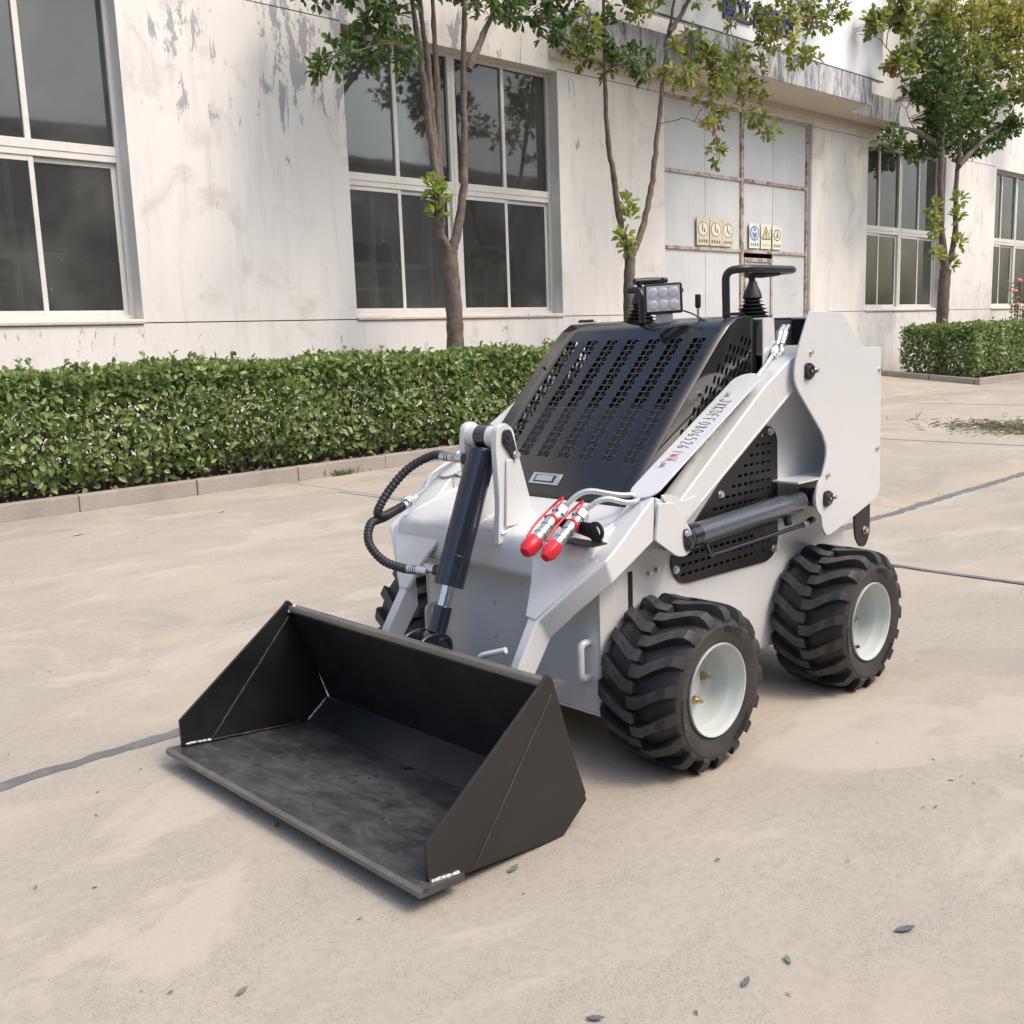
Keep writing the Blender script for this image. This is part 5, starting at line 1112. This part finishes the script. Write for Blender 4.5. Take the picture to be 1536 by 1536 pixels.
# profile is traced from lip to top bar; the shell is built from three sheets
def sheet(p, q, name, mat, t=.008):
    d = (Vector(q) - Vector(p)).normalized(); n = Vector((-d.y, d.x)) * t
    return MB().prism([p, q, (q[0] - n.x, q[1] - n.y), (p[0] - n.x, p[1] - n.y)], yb0 + .0105, yb1 - .0105).build(name, M[mat], bucket, None, .001)
bucket = MB().prism(fillet([(1.806 - .002, .405), (1.928, .078), (1.936, .081), (1.815, .41)], .001), yb0 + .0105, yb1 - .0105).build('bucket', M['bucket_in'], LD, None, .001)
sheet((1.445, .052), (1.830, .012), 'bucket_floor', 'bucket_floor'); sheet((1.830, .012), (1.928, .080), 'bucket_heel', 'bucket_in')
for yv in (yb0, yb1):
    s_ = -1 if yv == yb0 else 1; a, b = (yv, yv + .010) if s_ < 0 else (yv - .010, yv)
    pl = fillet([(1.374, .062), (1.373, .150), (1.772, .438), (1.790, .456), (1.808, .440), (1.926, .070), (1.832, .001), (1.50, .034), (1.45, .043)], [0, .004, .008, .010, .010, .003, .003, 0, 0], 3)
    p_ = MB().prism(pl, a, b).build('side_plate', M['bucket_out' if s_ < 0 else 'bucket_in'], bucket, 30, .001)
    yi = yv + .012 if s_ < 0 else yv - .012; yo = yv - .0012 if s_ < 0 else yv + .0012
    # pressed crease from lip to top bar
    MB().tube([(1.515, yo, .038), (1.80, yo, .40)], .0012, 6).build('crease', M['steel_edge'], p_, None)
    r_ = random.Random(3); q = [(1.47 + (1.79 - 1.47) * t, yi + r_.uniform(-.001, .001), .055 + (.40 - .055) * t) for t in [k / 40 for k in range(41)]]
    MB().tube(q, [.003 * r_.uniform(.7, 1.3) for _ in q], 6).build('weld_bead', M['dull_weld'], p_, 60)
    for (p0, p1, nm, w, mt) in (((1.385, .070), (1.475, .058), 'weld_bead', .0045, 'weld'), ((1.475, .0565), (1.80, .020), 'weld_bead', .0028, 'dull_weld'), ((1.835, .018), (1.915, .076), 'weld_bead', .0035, 'weld')):
        q = [(p0[0] + (p1[0] - p0[0]) * k / 30, yi + r_.uniform(-.0015, .0015), p0[1] + (p1[1] - p0[1]) * k / 30 + r_.uniform(-.001, .001)) for k in range(31)]
        MB().tube(q, [w * r_.uniform(.6, 1.35) for _ in q], 6).build(nm, M[mt], p_, 60)
    if s_ < 0:
        q = [(1.378 + .085 * k / 20, yv - .004 + r_.uniform(-.001, .001), .0615 - .011 * k / 20) for k in range(21)]
        MB().tube(q, [.006 * r_.uniform(.7, 1.3) for _ in q], 6).build('weld_bead', M['weld'], p_, 60)
# cutting edge: bevelled bar that runs past the side plates
ce = MB().prism([(1.334, .0455), (1.334, .0570), (1.343, .0632), (1.470, .0505), (1.468, .0350), (1.345, .0425)], yb0 - .020, yb1 + .020).build('cutting_edge', M['bucket_floor'], bucket, None, .001)
MB().prism([(1.3325, .0450), (1.3325, .0575), (1.3420, .0640), (1.3450, .0632), (1.336, .0565), (1.336, .0450)], yb0 - .0205, yb1 + .0205).build('edge_highlight', M['steel_edge'], ce, None)  # paler strip: the highlight along the front edge is put into the colour
MB().prism(fillet([(1.786, .418), (1.792, .436), (1.842, .424), (1.836, .404), (1.812, .402)], .006, 3), yb0 + .0105, yb1 - .0105).build('top_bar', M['steel_edge'], bucket, 30, .001)
MB().tube([(1.79, yb1 - .014, .415), (1.80, yb1 - .03, .432), (1.812, yb1 - .016, .436)], .007, 8).build('weld_bead', M['weld'], bucket, 60)
MB().box(1.842, 1.875, yb0 + .02, yb0 + .05, .408, .412).build('top_bar_tab', M['steel_edge'], bucket, None)
for yv in (YC - .045, YC + .033):
    MB().prism(fillet([(1.815, .40), (1.86, .425), (1.925, .430), (1.966, .405), (1.972, .370), (1.955, .335), (1.87, .26)], [0, .02, .03, .03, .03, .03, 0], 4), yv, yv + .012).build('bucket_ear', M['cyl'], bucket, 30, .002)
MB().lathe([(0, -.008), (.010, -.008), (.011, -.005), (.020, -.005), (.021, -.008), (.026, -.008), (.027, 0)], (1.932, YC - .045, .385), 'y', 24).build('pin', M['plastic'], bucket, 30)
qa = MB().prism([(1.872, .26), (1.886, .26), (1.945, .085), (1.931, .08)], 2.0, my(2.0)); qa.build('attach_plate', M['cyl'], bucket, None, .002)
for yv in (1.985, 2.10, my(2.13), my(2.015)): MB().prism([(1.88, .25), (1.97, .30), (2.0, .20), (1.96, .12), (1.93, .10)], yv, yv + .010).build('hinge_plate', M['cyl'], bucket, None, .002)
